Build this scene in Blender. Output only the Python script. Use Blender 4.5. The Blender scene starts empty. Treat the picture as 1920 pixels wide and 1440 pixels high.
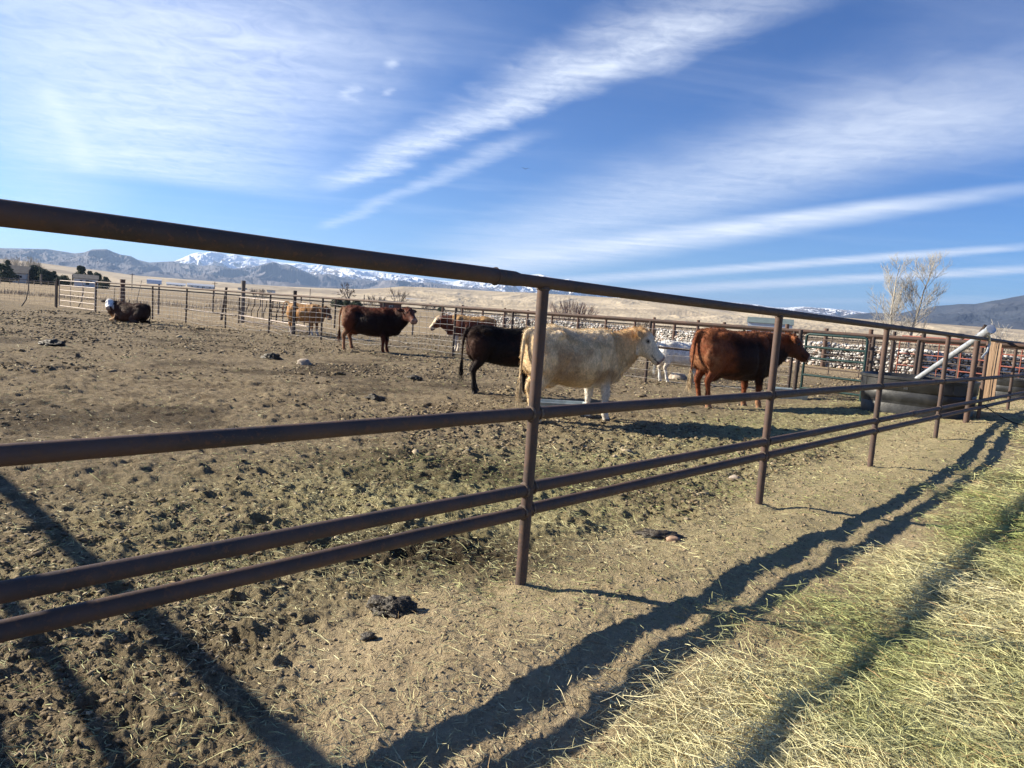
import bpy, bmesh, math, random
import numpy as np
from mathutils import Vector, Matrix
R = math.radians
C = bpy.context.scene.collection
# ---------------------------------------------------------------- camera
HCAM = 1.45
ROLL, PITCH = R(4.2), math.atan(130 / 1331.0)
Fv = Vector((0, math.cos(PITCH), -math.sin(PITCH))); R0 = Vector((1, 0, 0)); U0 = R0.cross(Fv)
Rv = R0 * math.cos(ROLL) + U0 * math.sin(ROLL)
Uv = -R0 * math.sin(ROLL) + U0 * math.cos(ROLL)
cam = bpy.data.cameras.new("camera"); camo = bpy.data.objects.new("camera", cam); C.objects.link(camo)
m = Matrix((Rv, Uv, -Fv)).transposed().to_4x4(); m.translation = (0, 0, HCAM)
camo.matrix_world = m
cam.sensor_width = 36; cam.lens = 36 * 1331 / 1920.0; cam.clip_start = 0.05; cam.clip_end = 90000
bpy.context.scene.camera = camo
# ---------------------------------------------------------------- world, sun, exposure
SUN_EL, SUN_AZ = 26.3, 278.0            # azimuth clockwise from +Y
sc = bpy.context.scene
sc.view_settings.view_transform = 'Standard'; sc.view_settings.look = 'None'
sc.view_settings.exposure = 1.35; sc.view_settings.gamma = 1.0
sc.view_settings.use_curve_mapping = False
W = bpy.data.worlds.new("World"); sc.world = W; W.use_nodes = True
WT = W.node_tree; WT.nodes.clear()
def nn(t, typ, **kw):
    n = t.nodes.new(typ)
    for k, v in kw.items():
        if k.startswith('i_'):
            key = k[2:]; key = int(key) if key.isdigit() else key.replace('_', ' ')
            n.inputs[key].default_value = v
        else: setattr(n, k, v)
    return n
def math_(t, op, a, b=None, c=None, clamp=False):
    n = t.nodes.new('ShaderNodeMath'); n.operation = op; n.use_clamp = clamp
    for i, v in enumerate((a, b, c)):
        if v is None: continue
        if isinstance(v, (int, float)): n.inputs[i].default_value = v
        else: t.links.new(v, n.inputs[i])
    return n.outputs[0]
def mixc(t, fac, a, b, mode='MIX'):
    n = t.nodes.new('ShaderNodeMix'); n.data_type = 'RGBA'; n.blend_type = mode
    for sock, v in ((n.inputs[0], fac), (n.inputs[6], a), (n.inputs[7], b)):
        if isinstance(v, (int, float)): sock.default_value = v
        elif isinstance(v, tuple): sock.default_value = v if len(v) == 4 else (*v, 1)
        else: t.links.new(v, sock)
    return n.outputs[2]
def smoothr(t, x, a, b, lo=0.0, hi=1.0):
    n = t.nodes.new('ShaderNodeMapRange'); n.interpolation_type = 'SMOOTHSTEP'
    t.links.new(x, n.inputs[0]); n.inputs[1].default_value = a; n.inputs[2].default_value = b
    n.inputs[3].default_value = lo; n.inputs[4].default_value = hi
    return n.outputs[0]
def noise(t, vec, scale, detail=4, rough=.55, dist=0.0, out='Fac'):
    n = t.nodes.new('ShaderNodeTexNoise'); n.inputs['Scale'].default_value = scale
    n.inputs['Detail'].default_value = detail; n.inputs['Roughness'].default_value = rough
    n.inputs['Distortion'].default_value = dist
    if vec is not None: t.links.new(vec, n.inputs['Vector'])
    return n.outputs[out]

def build_sky():
    t = WT; L = t.links
    sky = nn(t, 'ShaderNodeTexSky', sky_type='NISHITA', sun_disc=False)
    sky.sun_elevation = R(SUN_EL); sky.sun_rotation = R(SUN_AZ)
    sky.altitude = 1500; sky.air_density = 1.0; sky.dust_density = 0.4; sky.ozone_density = 2.2
    geo = nn(t, 'ShaderNodeNewGeometry')
    vm = nn(t, 'ShaderNodeVectorMath', operation='SCALE'); L.new(geo.outputs['Incoming'], vm.inputs[0]); vm.inputs['Scale'].default_value = -1
    D = vm.outputs[0]
    sep = nn(t, 'ShaderNodeSeparateXYZ'); L.new(D, sep.inputs[0])
    z = math_(t, 'MAXIMUM', sep.outputs[2], 0.012)
    # flat cloud layer: position on a plane overhead
    px = math_(t, 'DIVIDE', sep.outputs[0], z); py = math_(t, 'DIVIDE', sep.outputs[1], z)
    comb = nn(t, 'ShaderNodeCombineXYZ'); L.new(px, comb.inputs[0]); L.new(py, comb.inputs[1])
    P = comb.outputs[0]
    SH = {}
    def shared(sc_, det, rg_, ds):
        k = (round(sc_, 2), det)
        if k not in SH: SH[k] = noise(t, P, sc_, det, rg_, ds)
        return SH[k]
    def rotated(ang, sx, sy):
        mp = nn(t, 'ShaderNodeMapping'); mp.vector_type = 'POINT'
        L.new(P, mp.inputs[0]); mp.inputs['Rotation'].default_value = (0, 0, ang); mp.inputs['Scale'].default_value = (sx, sy, 1)
        return mp.outputs[0]
    # band: (p0, p1) endpoints on the cloud plane, half width, strength, feather sides
    def band(p0, p1, w0, w1, strength, fa, fb, wob=.25, texs=1.0, sharp=.5, soft_lo=1.0, soft_hi=1.0):
        dx, dy = p1[0] - p0[0], p1[1] - p0[1]; ln = math.hypot(dx, dy); ux, uy = dx / ln, dy / ln
        a = math_(t, 'ADD', math_(t, 'MULTIPLY', math_(t, 'SUBTRACT', px, p0[0]), ux), math_(t, 'MULTIPLY', math_(t, 'SUBTRACT', py, p0[1]), uy))
        b = math_(t, 'SUBTRACT', math_(t, 'MULTIPLY', math_(t, 'SUBTRACT', px, p0[0]), -uy), math_(t, 'MULTIPLY', math_(t, 'SUBTRACT', py, p0[1]), -ux))
        q = .3 if texs < .5 else (1.0 if texs < 1.3 else (1.5 if texs < 3 else 4.0))
        n1 = shared(.55 * q, 3, .5, 0)
        n2 = shared(3.0 * q, 5, .6, .6)
        nn_ = math_(t, 'ADD', math_(t, 'MULTIPLY', math_(t, 'SUBTRACT', n1, .5), 1.6 * wob), math_(t, 'MULTIPLY', math_(t, 'SUBTRACT', n2, .5), .9 * wob))
        b = math_(t, 'ADD', b, nn_)
        f = math_(t, 'DIVIDE', a, ln, clamp=True)
        w = math_(t, 'ADD', math_(t, 'MULTIPLY', f, w1 - w0), w0)
        r = math_(t, 'DIVIDE', b, w)
        up = smoothr(t, r, 0, 1 * soft_hi, 1, 0); dn = smoothr(t, r, -1 * soft_lo, 0, 0, 1)
        m1 = math_(t, 'MULTIPLY', up, dn)
        e0 = smoothr(t, a, -fa, fa * .5, 0, 1); e1 = smoothr(t, a, ln - fb, ln + fb * .5, 1, 0)
        m1 = math_(t, 'MULTIPLY', math_(t, 'MULTIPLY', m1, e0), e1)
        # fibre texture along and across the band
        mp = rotated(-math.atan2(uy, ux), .5, 2.6)
        tx = noise(t, mp, 2.0 * texs, 5, .62, .5)
        tx2 = shared(6.0 * q, 5, .65, 1.0)
        k = smoothr(t, math_(t, 'ADD', math_(t, 'MULTIPLY', tx, .5), math_(t, 'MULTIPLY', tx2, .5)), .5 - sharp * .5, .5 + sharp * .35, .12 if sharp > .42 else .5, 1)
        return math_(t, 'MULTIPLY', math_(t, 'MULTIPLY', m1, k), strength, clamp=True)
    bands = [band(*b) for b in SKY_BANDS]
    total = bands[0]
    for b in bands[1:]:
        # screen
        total = math_(t, 'SUBTRACT', math_(t, 'ADD', total, b), math_(t, 'MULTIPLY', total, b))
    # thin veil everywhere
    veil = math_(t, 'MULTIPLY', smoothr(t, noise(t, rotated(R(-50), .35, 1.2), 1.1, 7, .6, .8), .45, .8), .10)
    total = math_(t, 'ADD', total, veil, clamp=True)
    hz = smoothr(t, sep.outputs[2], .004, .05, 0, 1)
    total = math_(t, 'MULTIPLY', total, hz)
    hs = nn(t, 'ShaderNodeHueSaturation'); L.new(sky.outputs[0], hs.inputs['Color'])
    hs.inputs['Saturation'].default_value = 1.15; hs.inputs['Value'].default_value = 1.0
    gm = nn(t, 'ShaderNodeGamma'); L.new(hs.outputs[0], gm.inputs[0]); gm.inputs[1].default_value = 1.2
    tint = mixc(t, 1.0, gm.outputs[0], (.265, .435, .62), 'MULTIPLY')
    col = mixc(t, total, tint, (7.0, 7.4, 8.0))
    bg = nn(t, 'ShaderNodeBackground'); L.new(col, bg.inputs[0]); bg.inputs[1].default_value = SKY_STRENGTH
    out = nn(t, 'ShaderNodeOutputWorld'); L.new(bg.outputs[0], out.inputs[0])
SKY_STRENGTH = 0.066
def ray(x, y):
    a = x - 960; b = y - 720
    u = a * math.cos(ROLL) + b * math.sin(ROLL); v = -a * math.sin(ROLL) + b * math.cos(ROLL)
    return (Fv + R0 * (u / 1331) - U0 * (v / 1331)).normalized()
def cp(x, y):                          # a direction seen from the pen, as a point on the overhead cloud layer
    d = ray(x, y); return (d.x / d.z, d.y / d.z)
SKY_BANDS = [
    # p0, p1, w0, w1, strength, fade0, fade1, wobble, texscale, sharp, soft_lo, soft_hi
    (cp(640, 342), cp(1480, -40), .30, .40, .80, 1.0, .6, .26, 1.5, .8, 1.0, .7),
    (cp(610, 425), cp(1000, 250), .22, .16, .42, .9, .5, .26, 1.2, .8, 1, 1),
    (cp(300, 330), cp(420, -120), 1.8, 1.15, .78, .9, .9, .35, .8, .9, 1, 1),
    (cp(165, 320), cp(80, 150), .16, .12, .42, .3, .3, .16, 1.4, .8, 1, 1),
    (cp(110, 420), cp(20, -80), 1.2, .8, .38, .8, .6, .4, .7, .9, 1, 1),
    (cp(860, 502), cp(1960, 345), 2.4, .28, 1.0, 1.8, 2, .18, .35, .41, .9, 1.2),
    (cp(1010, 532), cp(2050, 452), 1.6, .30, .85, 2, 2, .2, .3, .41, 1, 1),
    (cp(1080, 554), cp(2050, 496), 2.6, .55, .85, 3, 2, .2, .25, .41, 1, 1),
    (cp(800, 575), cp(2050, 560), 4.0, 1.5, .35, 3, 2, .5, .2, .5, 1, 1),
    (cp(900, 470), cp(2050, 150), 1.5, 1.10, .62, 1.6, 1, .45, .8, 1.1, 1, 1),
    (cp(1500, 300), cp(2050, 30), .7, .65, .35, 1, 1, .45, .9, 1.1, 1, 1),
    (cp(652, 184), cp(672, 158), .075, .05, .45, .12, .12, .20, 3.5, .8, 1, 1),
    (cp(728, 126), cp(736, 108), .04, .04, .4, .05, .05, .06, 4, .4, 1, 1),
    (cp(728, 178), cp(734, 164), .035, .03, .32, .05, .05, .05, 4, .4, 1, 1),
]
build_sky()
W.cycles.sampling_method = 'MANUAL'; W.cycles.sample_map_resolution = 512
sun = bpy.data.lights.new("sun", 'SUN'); sun.energy = 5.0; sun.angle = R(0.53); sun.color = (1.0, .90, .72)
suno = bpy.data.objects.new("sun", sun); C.objects.link(suno)
SUNV = Vector((math.sin(R(SUN_AZ)) * math.cos(R(SUN_EL)), math.cos(R(SUN_AZ)) * math.cos(R(SUN_EL)), math.sin(R(SUN_EL))))
suno.rotation_euler = SUNV.to_track_quat('Z', 'Y').to_euler(); suno.location = (-20, 5, 20)

# ---------------------------------------------------------------- helpers
def tag(o, label=None, cat=None, group=None, kind=None):
    if label: o['label'] = label
    if cat: o['category'] = cat
    if group: o['group'] = group
    if kind: o['kind'] = kind
    return o
def empty(name, loc, rz=0):
    o = bpy.data.objects.new(name, None); C.objects.link(o); o.location = loc; o.rotation_euler = (0, 0, rz)
    o.empty_display_size = .2
    return o
def link(name, me, mat=None, parent=None, smooth=True):
    o = bpy.data.objects.new(name, me); C.objects.link(o)
    if mat is not None and not me.materials: me.materials.append(mat)
    if parent is not None: o.parent = parent
    if smooth: me.shade_smooth()
    return o
def mesh_np(name, V, F, colors=None, cname='col'):
    """V (n,3) float, F (m,k) int with one k."""
    V = np.asarray(V, np.float32); F = np.asarray(F, np.int32)
    me = bpy.data.meshes.new(name)
    me.vertices.add(len(V)); me.vertices.foreach_set('co', V.ravel())
    k = F.shape[1]
    me.loops.add(F.size); me.loops.foreach_set('vertex_index', F.ravel())
    me.polygons.add(len(F)); me.polygons.foreach_set('loop_start', np.arange(0, F.size, k, dtype=np.int32))
    me.update(calc_edges=True)
    if colors is not None:
        a = me.color_attributes.new(cname, 'FLOAT_COLOR', 'POINT')
        a.data.foreach_set('color', np.asarray(colors, np.float32).ravel())
    return me
class MB:
    """collects verts and faces of any size, builds ONE mesh object"""
    def __init__(s): s.v = []; s.f = []; s.c = []
    def add(s, vs, fs, col=None):
        n = len(s.v); s.v.extend([tuple(v) for v in vs]); s.f.extend([tuple(i + n for i in f) for f in fs])
        if col is not None: s.c.extend([tuple(col)] * len(vs))
    def tube(s, pts, rad, n=12, caps=True, col=None, flat=None):
        pts = [Vector(p) for p in pts]; k = len(pts)
        if not isinstance(rad, (list, tuple)): rad = [rad] * k
        vs = []; up = None
        for i, p in enumerate(pts):
            d = (pts[min(i + 1, k - 1)] - pts[max(i - 1, 0)]).normalized()
            if up is None:
                up = Vector((0, 0, 1)) if abs(d.z) < .9 else Vector((1, 0, 0))
            a = d.cross(up).normalized(); b = a.cross(d).normalized(); up = b
            for j in range(n):
                th = 2 * math.pi * j / n
                vs.append(p + (a * math.cos(th) + b * math.sin(th)) * rad[i])
        fs = [(i * n + j, i * n + (j + 1) % n, (i + 1) * n + (j + 1) % n, (i + 1) * n + j) for i in range(k - 1) for j in range(n)]
        if caps: fs += [tuple(range(n - 1, -1, -1)), tuple(range((k - 1) * n, k * n))]
        s.add(vs, fs, col)
    def box(s, c, size, rot=None, col=None, bev=0):
        c = Vector(c); hx, hy, hz = [q / 2 for q in size]
        vs = [Vector((x * hx, y * hy, z * hz)) for z in (-1, 1) for y in (-1, 1) for x in (-1, 1)]
        if rot is not None: vs = [rot @ v for v in vs]
        s.add([c + v for v in vs], [(0, 2, 3, 1), (4, 5, 7, 6), (0, 1, 5, 4), (2, 6, 7, 3), (0, 4, 6, 2), (1, 3, 7, 5)], col)
    def build(s, name, mat, parent=None, smooth=True, origin=None):
        me = bpy.data.meshes.new(name)
        vs = s.v
        if origin is not None: vs = [(v[0] - origin[0], v[1] - origin[1], v[2] - origin[2]) for v in vs]
        me.from_pydata(vs, [], s.f); me.update()
        if s.c and len(s.c) == len(s.v):
            a = me.color_attributes.new('col', 'FLOAT_COLOR', 'POINT')
            a.data.foreach_set('color', np.asarray([(*c[:3], 1) for c in s.c], np.float32).ravel())
        o = link(name, me, mat, parent, smooth)
        if smooth:
            try: me.set_sharp_from_angle(angle=R(50))
            except Exception: pass
        if origin is not None: o.location = origin
        return o
# ---- numpy noise
def _h(ix, iy, seed):
    n = (ix.astype(np.int64) * 374761393 + iy.astype(np.int64) * 668265263 + seed * 1442695041) & 0xffffffff
    n = ((n ^ (n >> 13)) * 1274126177) & 0xffffffff
    n = (n ^ (n >> 16)) & 0xffffffff
    return n / 4294967295.0
def vnoise(x, y, seed=0):
    ix = np.floor(x); iy = np.floor(y); fx = x - ix; fy = y - iy
    ux = fx * fx * fx * (fx * (fx * 6 - 15) + 10); uy = fy * fy * fy * (fy * (fy * 6 - 15) + 10)
    a = _h(ix, iy, seed); b = _h(ix + 1, iy, seed); c = _h(ix, iy + 1, seed); d = _h(ix + 1, iy + 1, seed)
    return (a + (b - a) * ux) * (1 - uy) + (c + (d - c) * ux) * uy
def fbm(x, y, oct=4, seed=0, gain=.5, lac=2.03):
    s = 0; a = 1; tot = 0
    for i in range(oct):
        s = s + a * vnoise(x, y, seed + i * 17); tot += a; a *= gain
        x, y = x * lac * .8 - y * lac * .6 + 3.1, x * lac * .6 + y * lac * .8 + 1.7
    return s / tot
def ridged(x, y, oct=5, seed=0, gain=.5):
    s = 0; a = 1; tot = 0
    for i in range(oct):
        s = s + a * (1 - abs(2 * vnoise(x, y, seed + i * 31) - 1)); tot += a; a *= gain
        x, y = x * 1.6 - y * 1.2 + 3.1, x * 1.2 + y * 1.6 + 1.7
    return s / tot
def sst(x, a, b):
    t = np.clip((x - a) / (b - a), 0, 1); return t * t * (3 - 2 * t)
def gpt(x, y, z=0.0):                  # measured point on level z from the survey of the photograph
    d = ray(x, y); t = (z - HCAM) / d.z; return Vector((d.x * t, d.y * t, z))
# near fence frame: s along the fence, t towards the hay side
FA = gpt(975, 1111); FD = Vector((math.sin(R(42.8)), math.cos(R(42.8)), 0)); FN = Vector((FD.y, -FD.x, 0))
SPAN = 2.92
def fs_(x, y):
    return (x - FA.x) * FD.x + (y - FA.y) * FD.y, (x - FA.x) * FN.x + (y - FA.y) * FN.y
def fpt(s, t=0, z=0): return FA + FD * s + FN * t + Vector((0, 0, z))
# ---- materials
def new_mat(name):
    m = bpy.data.materials.new(name); m.use_nodes = True
    t = m.node_tree; b = t.nodes['Principled BSDF']; return m, t, b
def obj_coords(t): return nn(t, 'ShaderNodeTexCoord').outputs['Object']
def world_pos(t): return nn(t, 'ShaderNodeNewGeometry').outputs['Position']
def bump(t, b, h, strength=.3, dist=.01):
    n = nn(t, 'ShaderNodeBump'); n.inputs['Strength'].default_value = strength; n.inputs['Distance'].default_value = dist
    t.links.new(h, n.inputs['Height']); t.links.new(n.outputs[0], b.inputs['Normal'])
def simple_mat(name, c1, c2=None, scale=6, rough=.7, metallic=0, bstr=.2, bdist=.01, stretch=None, contrast=(.35, .65), detail=5):
    m, t, b = new_mat(name); v = obj_coords(t)
    if stretch:
        mp = nn(t, 'ShaderNodeMapping'); t.links.new(v, mp.inputs[0]); mp.inputs['Scale'].default_value = stretch; v = mp.outputs[0]
    n = noise(t, v, scale, detail)
    if c2 is None: c2 = tuple(c * .7 for c in c1)
    t.links.new(mixc(t, smoothr(t, n, *contrast), c1, c2), b.inputs['Base Color'])
    b.inputs['Roughness'].default_value = rough; b.inputs['Metallic'].default_value = metallic
    if bstr: bump(t, b, noise(t, v, scale * 4, 4), bstr, bdist)
    return m
def vcol_mat(name, rough=.8, var=.25, scale=30, bstr=.3, bdist=.004, trans=0):
    m, t, b = new_mat(name)
    at = nn(t, 'ShaderNodeAttribute', attribute_name='col'); v = obj_coords(t)
    n = noise(t, v, scale, 4)
    k = smoothr(t, n, .3, .7, 1 - var, 1 + var)
    vm = nn(t, 'ShaderNodeVectorMath', operation='SCALE'); t.links.new(at.outputs['Color'], vm.inputs[0]); t.links.new(k, vm.inputs['Scale'])
    t.links.new(vm.outputs[0], b.inputs['Base Color']); b.inputs['Roughness'].default_value = rough
    if bstr: bump(t, b, noise(t, v, scale * 3, 4), bstr, bdist)
    return m
# ================================================================ ground: one sheet to the horizon
PENB0, PENB1 = gpt(284, 584), gpt(1217, 718)     # line of the cross fence
CF0 = Vector((-21.9, 36.9, 0)); CF1 = Vector((3.42, 17.7, 0)); CFD = (CF1 - CF0).normalized(); CFN = Vector((-CFD.y, CFD.x, 0))  # CFN away from camera
def cf_dist(x, y): return (x - CF1.x) * CFN.x + (y - CF1.y) * CFN.y
def cf_along(x, y): return (x - CF1.x) * CFD.x + (y - CF1.y) * CFD.y
def hay_mask(x, y):
    s, t = fs_(x, y)
    edge = 1.04 - .018 * 0 + .24 * (fbm(s * .55, t * 0 + 3.3, 3, 5) - .5) * 2 + .10 * np.sin(s * .9) - .03 * np.clip(s - 1, 0, 12)
    n = (fbm(x * 1.3, y * 1.3, 4, 9) - .5) * .9
    return sst(t + n, edge - .25, edge + .6)
def pen_mask(x, y):      # trodden pen floor
    s, t = fs_(x, y); n = (fbm(x * .6, y * .6, 4, 21) - .5)
    tb = -.06 * np.clip(s, 0, 9) + .75 * sst(-s, .5, 2.2) - .05
    inner = 1 - sst(t + n * .9 - tb, -.40, .10)
    d = cf_dist(x, y) + n * 3; al = cf_along(x, y)
    far = np.where(al > -19, 1 - sst(d, 11, 16), 1 - sst(d, -1.0, .6))
    return inner * far
def pits(x, y, cell=.42):
    best = np.full(np.shape(x), 9.0); ix = np.floor(x / cell); iy = np.floor(y / cell)
    for dx in (-1, 0, 1):
        for dy in (-1, 0, 1):
            cx = (ix + dx + .15 + .7 * _h(ix + dx, iy + dy, 91)) * cell; cy = (iy + dy + .15 + .7 * _h(ix + dx, iy + dy, 92)) * cell
            best = np.minimum(best, np.hypot(x - cx, y - cy) * (1 + .5 * _h(ix + dx, iy + dy, 93)))
    return -.034 * np.exp(-(best / .062) ** 2) + .012 * np.exp(-((best - .105) / .03) ** 2)
def height(x, y):
    s, t = fs_(x, y); r = np.hypot(x, y)
    near = np.exp(-(r / 45.0) ** 2)
    z = .23 * sst(s, 5.0, 13.5) * np.exp(-(t / 3.2) ** 2)
    pen = pen_mask(x, y); hay = hay_mask(x, y) * near
    # wide undulation, trodden hollows, clods
    und = (fbm(x * .35, y * .35, 3, 2) - .5) * .10
    wx = x + (fbm(x * 3, y * 3, 2, 41) - .5) * .25; wy = y + (fbm(x * 3, y * 3, 2, 42) - .5) * .25
    hoof = (fbm(wx * 2.6, wy * 2.6, 3, 3) - .5)
    cl = ridged(wx * 5.2, wy * 5.2, 3, 4) - .6
    c2 = ridged(wx * 14, wy * 14, 3, 6, .6) - .6
    c3 = fbm(x * 46, y * 46, 2, 7) - .5
    c4 = ridged(wx * 27 + 3 * c2, wy * 27, 2, 16, .6) - .6
    lump = np.clip(fbm(wx * 4.3, wy * 4.3, 3, 15) - .56, 0, 1) * .34
    rough = hoof * .042 + cl * .022 + c2 * .020 + c4 * .020 + c3 * .016 + lump * .35 + pits(x + .05 * vnoise(x * 9, y * 9, 2), y)
    strip = (fbm(x * 3.2, y * 3.2, 4, 8) - .5) * .045 + (ridged(wx * 11, wy * 11, 3, 6) - .6) * .014 + c3 * .007
    hz = hay * (-.02 + .05 * fbm(x * 2.1, y * 2.1, 4, 12) + .02 * fbm(x * 9, y * 9, 3, 13))
    z = z + near * (und * (1 - hay * .5) * np.where(t < 1, 1, 1) * sst(abs(t), .0, 1.5) + pen * rough * (.45 + 1.1 * fbm(x * .28, y * .28, 3, 66)) + (1 - pen) * strip) + hz
    z = z - near * .014 * sst(-s, -.2, 1.6) * np.exp(-((t - .75) / .7) ** 2)
    z = z + near * .05 * np.exp(-((t - .35) / .5) ** 2)
    pd = np.hypot(np.mod(s + SPAN / 2, SPAN) - SPAN / 2, t)
    z = z + near * (.022 * np.exp(-(pd / .075) ** 2) - .014 * np.exp(-((pd - .17) / .07) ** 2) * (.5 + vnoise(x * 9, y * 9, 8)))
    # the plain climbs slowly towards the hills
    z = z + np.clip(r - 500, 0, 1e9) * .0008 + np.clip(r - 1500, 0, 1e9) * .003
    return z
def build_ground():
    fine = np.radians(np.arange(-46, 50, .14)); coarse = np.radians(np.arange(50, 314, 3.0))
    az = np.concatenate([fine, coarse])
    r1 = np.linspace(.03, .8, 14)
    r2 = .8 * 1.0047 ** np.arange(1, int(math.log(70 / .8) / math.log(1.0047)))
    r3 = r2[-1] * 1.035 ** np.arange(1, int(math.log(60000 / 70) / math.log(1.035)))
    rr = np.concatenate([r1, r2, r3])
    A, Rr = np.meshgrid(az, rr)
    x = (Rr * np.sin(A)).ravel(); y = (Rr * np.cos(A)).ravel()
    z = height(x, y)
    V = np.stack([x, y, z], 1)
    n, k = len(rr), len(az)
    i = np.arange(n - 1)[:, None]; j = np.arange(k)[None, :]; j2 = (j + 1) % k
    F = np.stack([i * k + j, (i + 1) * k + j, (i + 1) * k + j2, i * k + j2], -1).reshape(-1, 4)[:, ::-1]
    hay = hay_mask(x, y); pen = pen_mask(x, y); s, t = fs_(x, y)
    # green chaff dropped along the inside of the feeding fence
    chaff = np.exp(-((t + 1.5) / 1.4) ** 2) * sst(s + 2 * (fbm(x * .7, y * .7, 3, 51) - .5), -3.5, 1.0) * (.35 + 1.1 * fbm(x * 1.1, y * 1.1, 4, 33))
    chaff = np.clip(chaff + .55 * np.exp(-((t - .5) / .7) ** 2) * sst(s, -1.5, 2.5), 0, 1)
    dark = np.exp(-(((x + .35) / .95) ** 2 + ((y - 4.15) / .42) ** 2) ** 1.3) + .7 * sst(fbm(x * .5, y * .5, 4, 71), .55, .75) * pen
    col = np.stack([hay, pen, chaff, np.clip(dark, 0, 1)], 1)
    me = mesh_np('ground', V, F, col, 'zone')
    m, tr, b = new_mat('ground_soil'); L = tr.links
    at = nn(tr, 'ShaderNodeAttribute', attribute_name='zone'); sp = nn(tr, 'ShaderNodeSeparateColor'); L.new(at.outputs['Color'], sp.inputs[0])
    hay_, pen_, chf_ = sp.outputs; drk_ = at.outputs['Alpha']
    P = world_pos(tr)
    nA = noise(tr, P, 1.3, 6, .6); nB = noise(tr, P, 9, 6, .65); nC = noise(tr, P, 55, 5, .7); nD = noise(tr, P, 150, 3, .7); nF = noise(tr, P, .02, 6, .6)
    # bare tan strip
    tan = mixc(tr, smoothr(tr, nB, .3, .7), (.47, .37, .235), (.37, .285, .18))
    tan = mixc(tr, smoothr(tr, nC, .45, .75), tan, (.54, .45, .29))
    # pen floor: dry manure, flaky, brown
    pn = mixc(tr, smoothr(tr, nB, .32, .66), (.155, .120, .078), (.26, .208, .135))
    pn = mixc(tr, smoothr(tr, nC, .50, .70), pn, (.36, .285, .175))
    pn = mixc(tr, smoothr(tr, nA, .48, .72, 0, .6), pn, (.070, .047, .028))
    pn = mixc(tr, smoothr(tr, nC, .30, .42, .7, 0), pn, (.045, .03, .018))
    # dry winter pasture beyond
    far = mixc(tr, smoothr(tr, nA, .35, .65), (.34, .265, .165), (.24, .185, .12))
    far = mixc(tr, smoothr(tr, nF, .50, .62, 0, .75), far, (.15, .12, .085))
    geo = nn(tr, 'ShaderNodeVectorMath', operation='LENGTH'); L.new(P, geo.inputs[0])
    base = mixc(tr, smoothr(tr, geo.outputs['Value'], 26, 34), tan, far)
    c = mixc(tr, pen_, base, pn)
    chc = mixc(tr, smoothr(tr, nC, .35, .65), (.23, .205, .10), (.40, .36, .20))
    c = mixc(tr, math_(tr, 'MULTIPLY', chf_, smoothr(tr, nB, .25, .6, .45, 1)), c, chc)
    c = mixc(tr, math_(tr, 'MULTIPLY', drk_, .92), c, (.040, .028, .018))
    hc = mixc(tr, smoothr(tr, nC, .35, .65), (.22, .19, .09), (.42, .37, .19))
    hc = mixc(tr, smoothr(tr, nD, .35, .55, .8, 0), hc, (.06, .05, .025))
    c = mixc(tr, hay_, c, hc)
    L.new(c, b.inputs['Base Color']); b.inputs['Roughness'].default_value = .95
    b.inputs['Specular IOR Level'].default_value = .15
    hsum = math_(tr, 'ADD', math_(tr, 'MULTIPLY', nC, 1.0), math_(tr, 'MULTIPLY', nD, .5))
    bump(tr, b, hsum, .9, .035)
    o = link('ground', me, m); o['kind'] = 'structure'
    return o
build_ground()

# ---------------------------------------------------------------- hay, straw, clods (uncountable)
rng = np.random.default_rng(7)
def sample_polar(n, r0, r1, a0, a1, p=1.0):
    """points whose density falls with distance"""
    r = np.exp(rng.uniform(np.log(r0), np.log(r1), n)) if p == 1 else (rng.uniform(r0 ** p, r1 ** p, n)) ** (1 / p)
    a = np.radians(rng.uniform(a0, a1, n)); return r * np.sin(a), r * np.cos(a), r
def ribbons(x, y, z0, length, width, azi, tilt, bend, col, seg=3, roll=None):
    """curved flat stems; returns verts, quads, colours"""
    n = len(x); k = seg + 1
    if roll is None: roll = rng.uniform(-1.2, 1.2, n)
    u = np.stack([np.cos(azi) * np.cos(tilt), np.sin(azi) * np.cos(tilt), np.sin(tilt)], 1)
    side = np.stack([-np.sin(azi), np.cos(azi), np.zeros(n)], 1)
    up = np.cross(u, side)
    wv = side * np.cos(roll)[:, None] + up * np.sin(roll)[:, None]
    V = np.zeros((n, k, 2, 3))
    for i in range(k):
        f = i / seg - .5
        c = np.stack([x, y, z0], 1) + u * (length * f)[:, None] + side * (bend * (f * f - .12) * length)[:, None]
        c[:, 2] -= np.abs(bend) * .12 * length * (f * f)
        w = (width * (.5 if i in (0, seg) else 1) * .5)[:, None]
        V[:, i, 0] = c - wv * w; V[:, i, 1] = c + wv * w
    V = V.reshape(-1, 3)
    base = (np.arange(n) * k * 2)[:, None]
    F = np.concatenate([np.stack([base[:, 0] + 2 * i, base[:, 0] + 2 * i + 1, base[:, 0] + 2 * i + 3, base[:, 0] + 2 * i + 2], 1) for i in range(seg)])
    CC = np.repeat(np.concatenate([col, np.ones((n, 1))], 1), k * 2, axis=0)
    return V, F, CC
def straw_mat(name):
    m, t, b = new_mat(name); at = nn(t, 'ShaderNodeAttribute', attribute_name='col')
    t.links.new(at.outputs['Color'], b.inputs['Base Color']); b.inputs['Roughness'].default_value = .6
    b.inputs['Specular IOR Level'].default_value = .3
    return m
M_STRAW = straw_mat('hay_stems')
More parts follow.
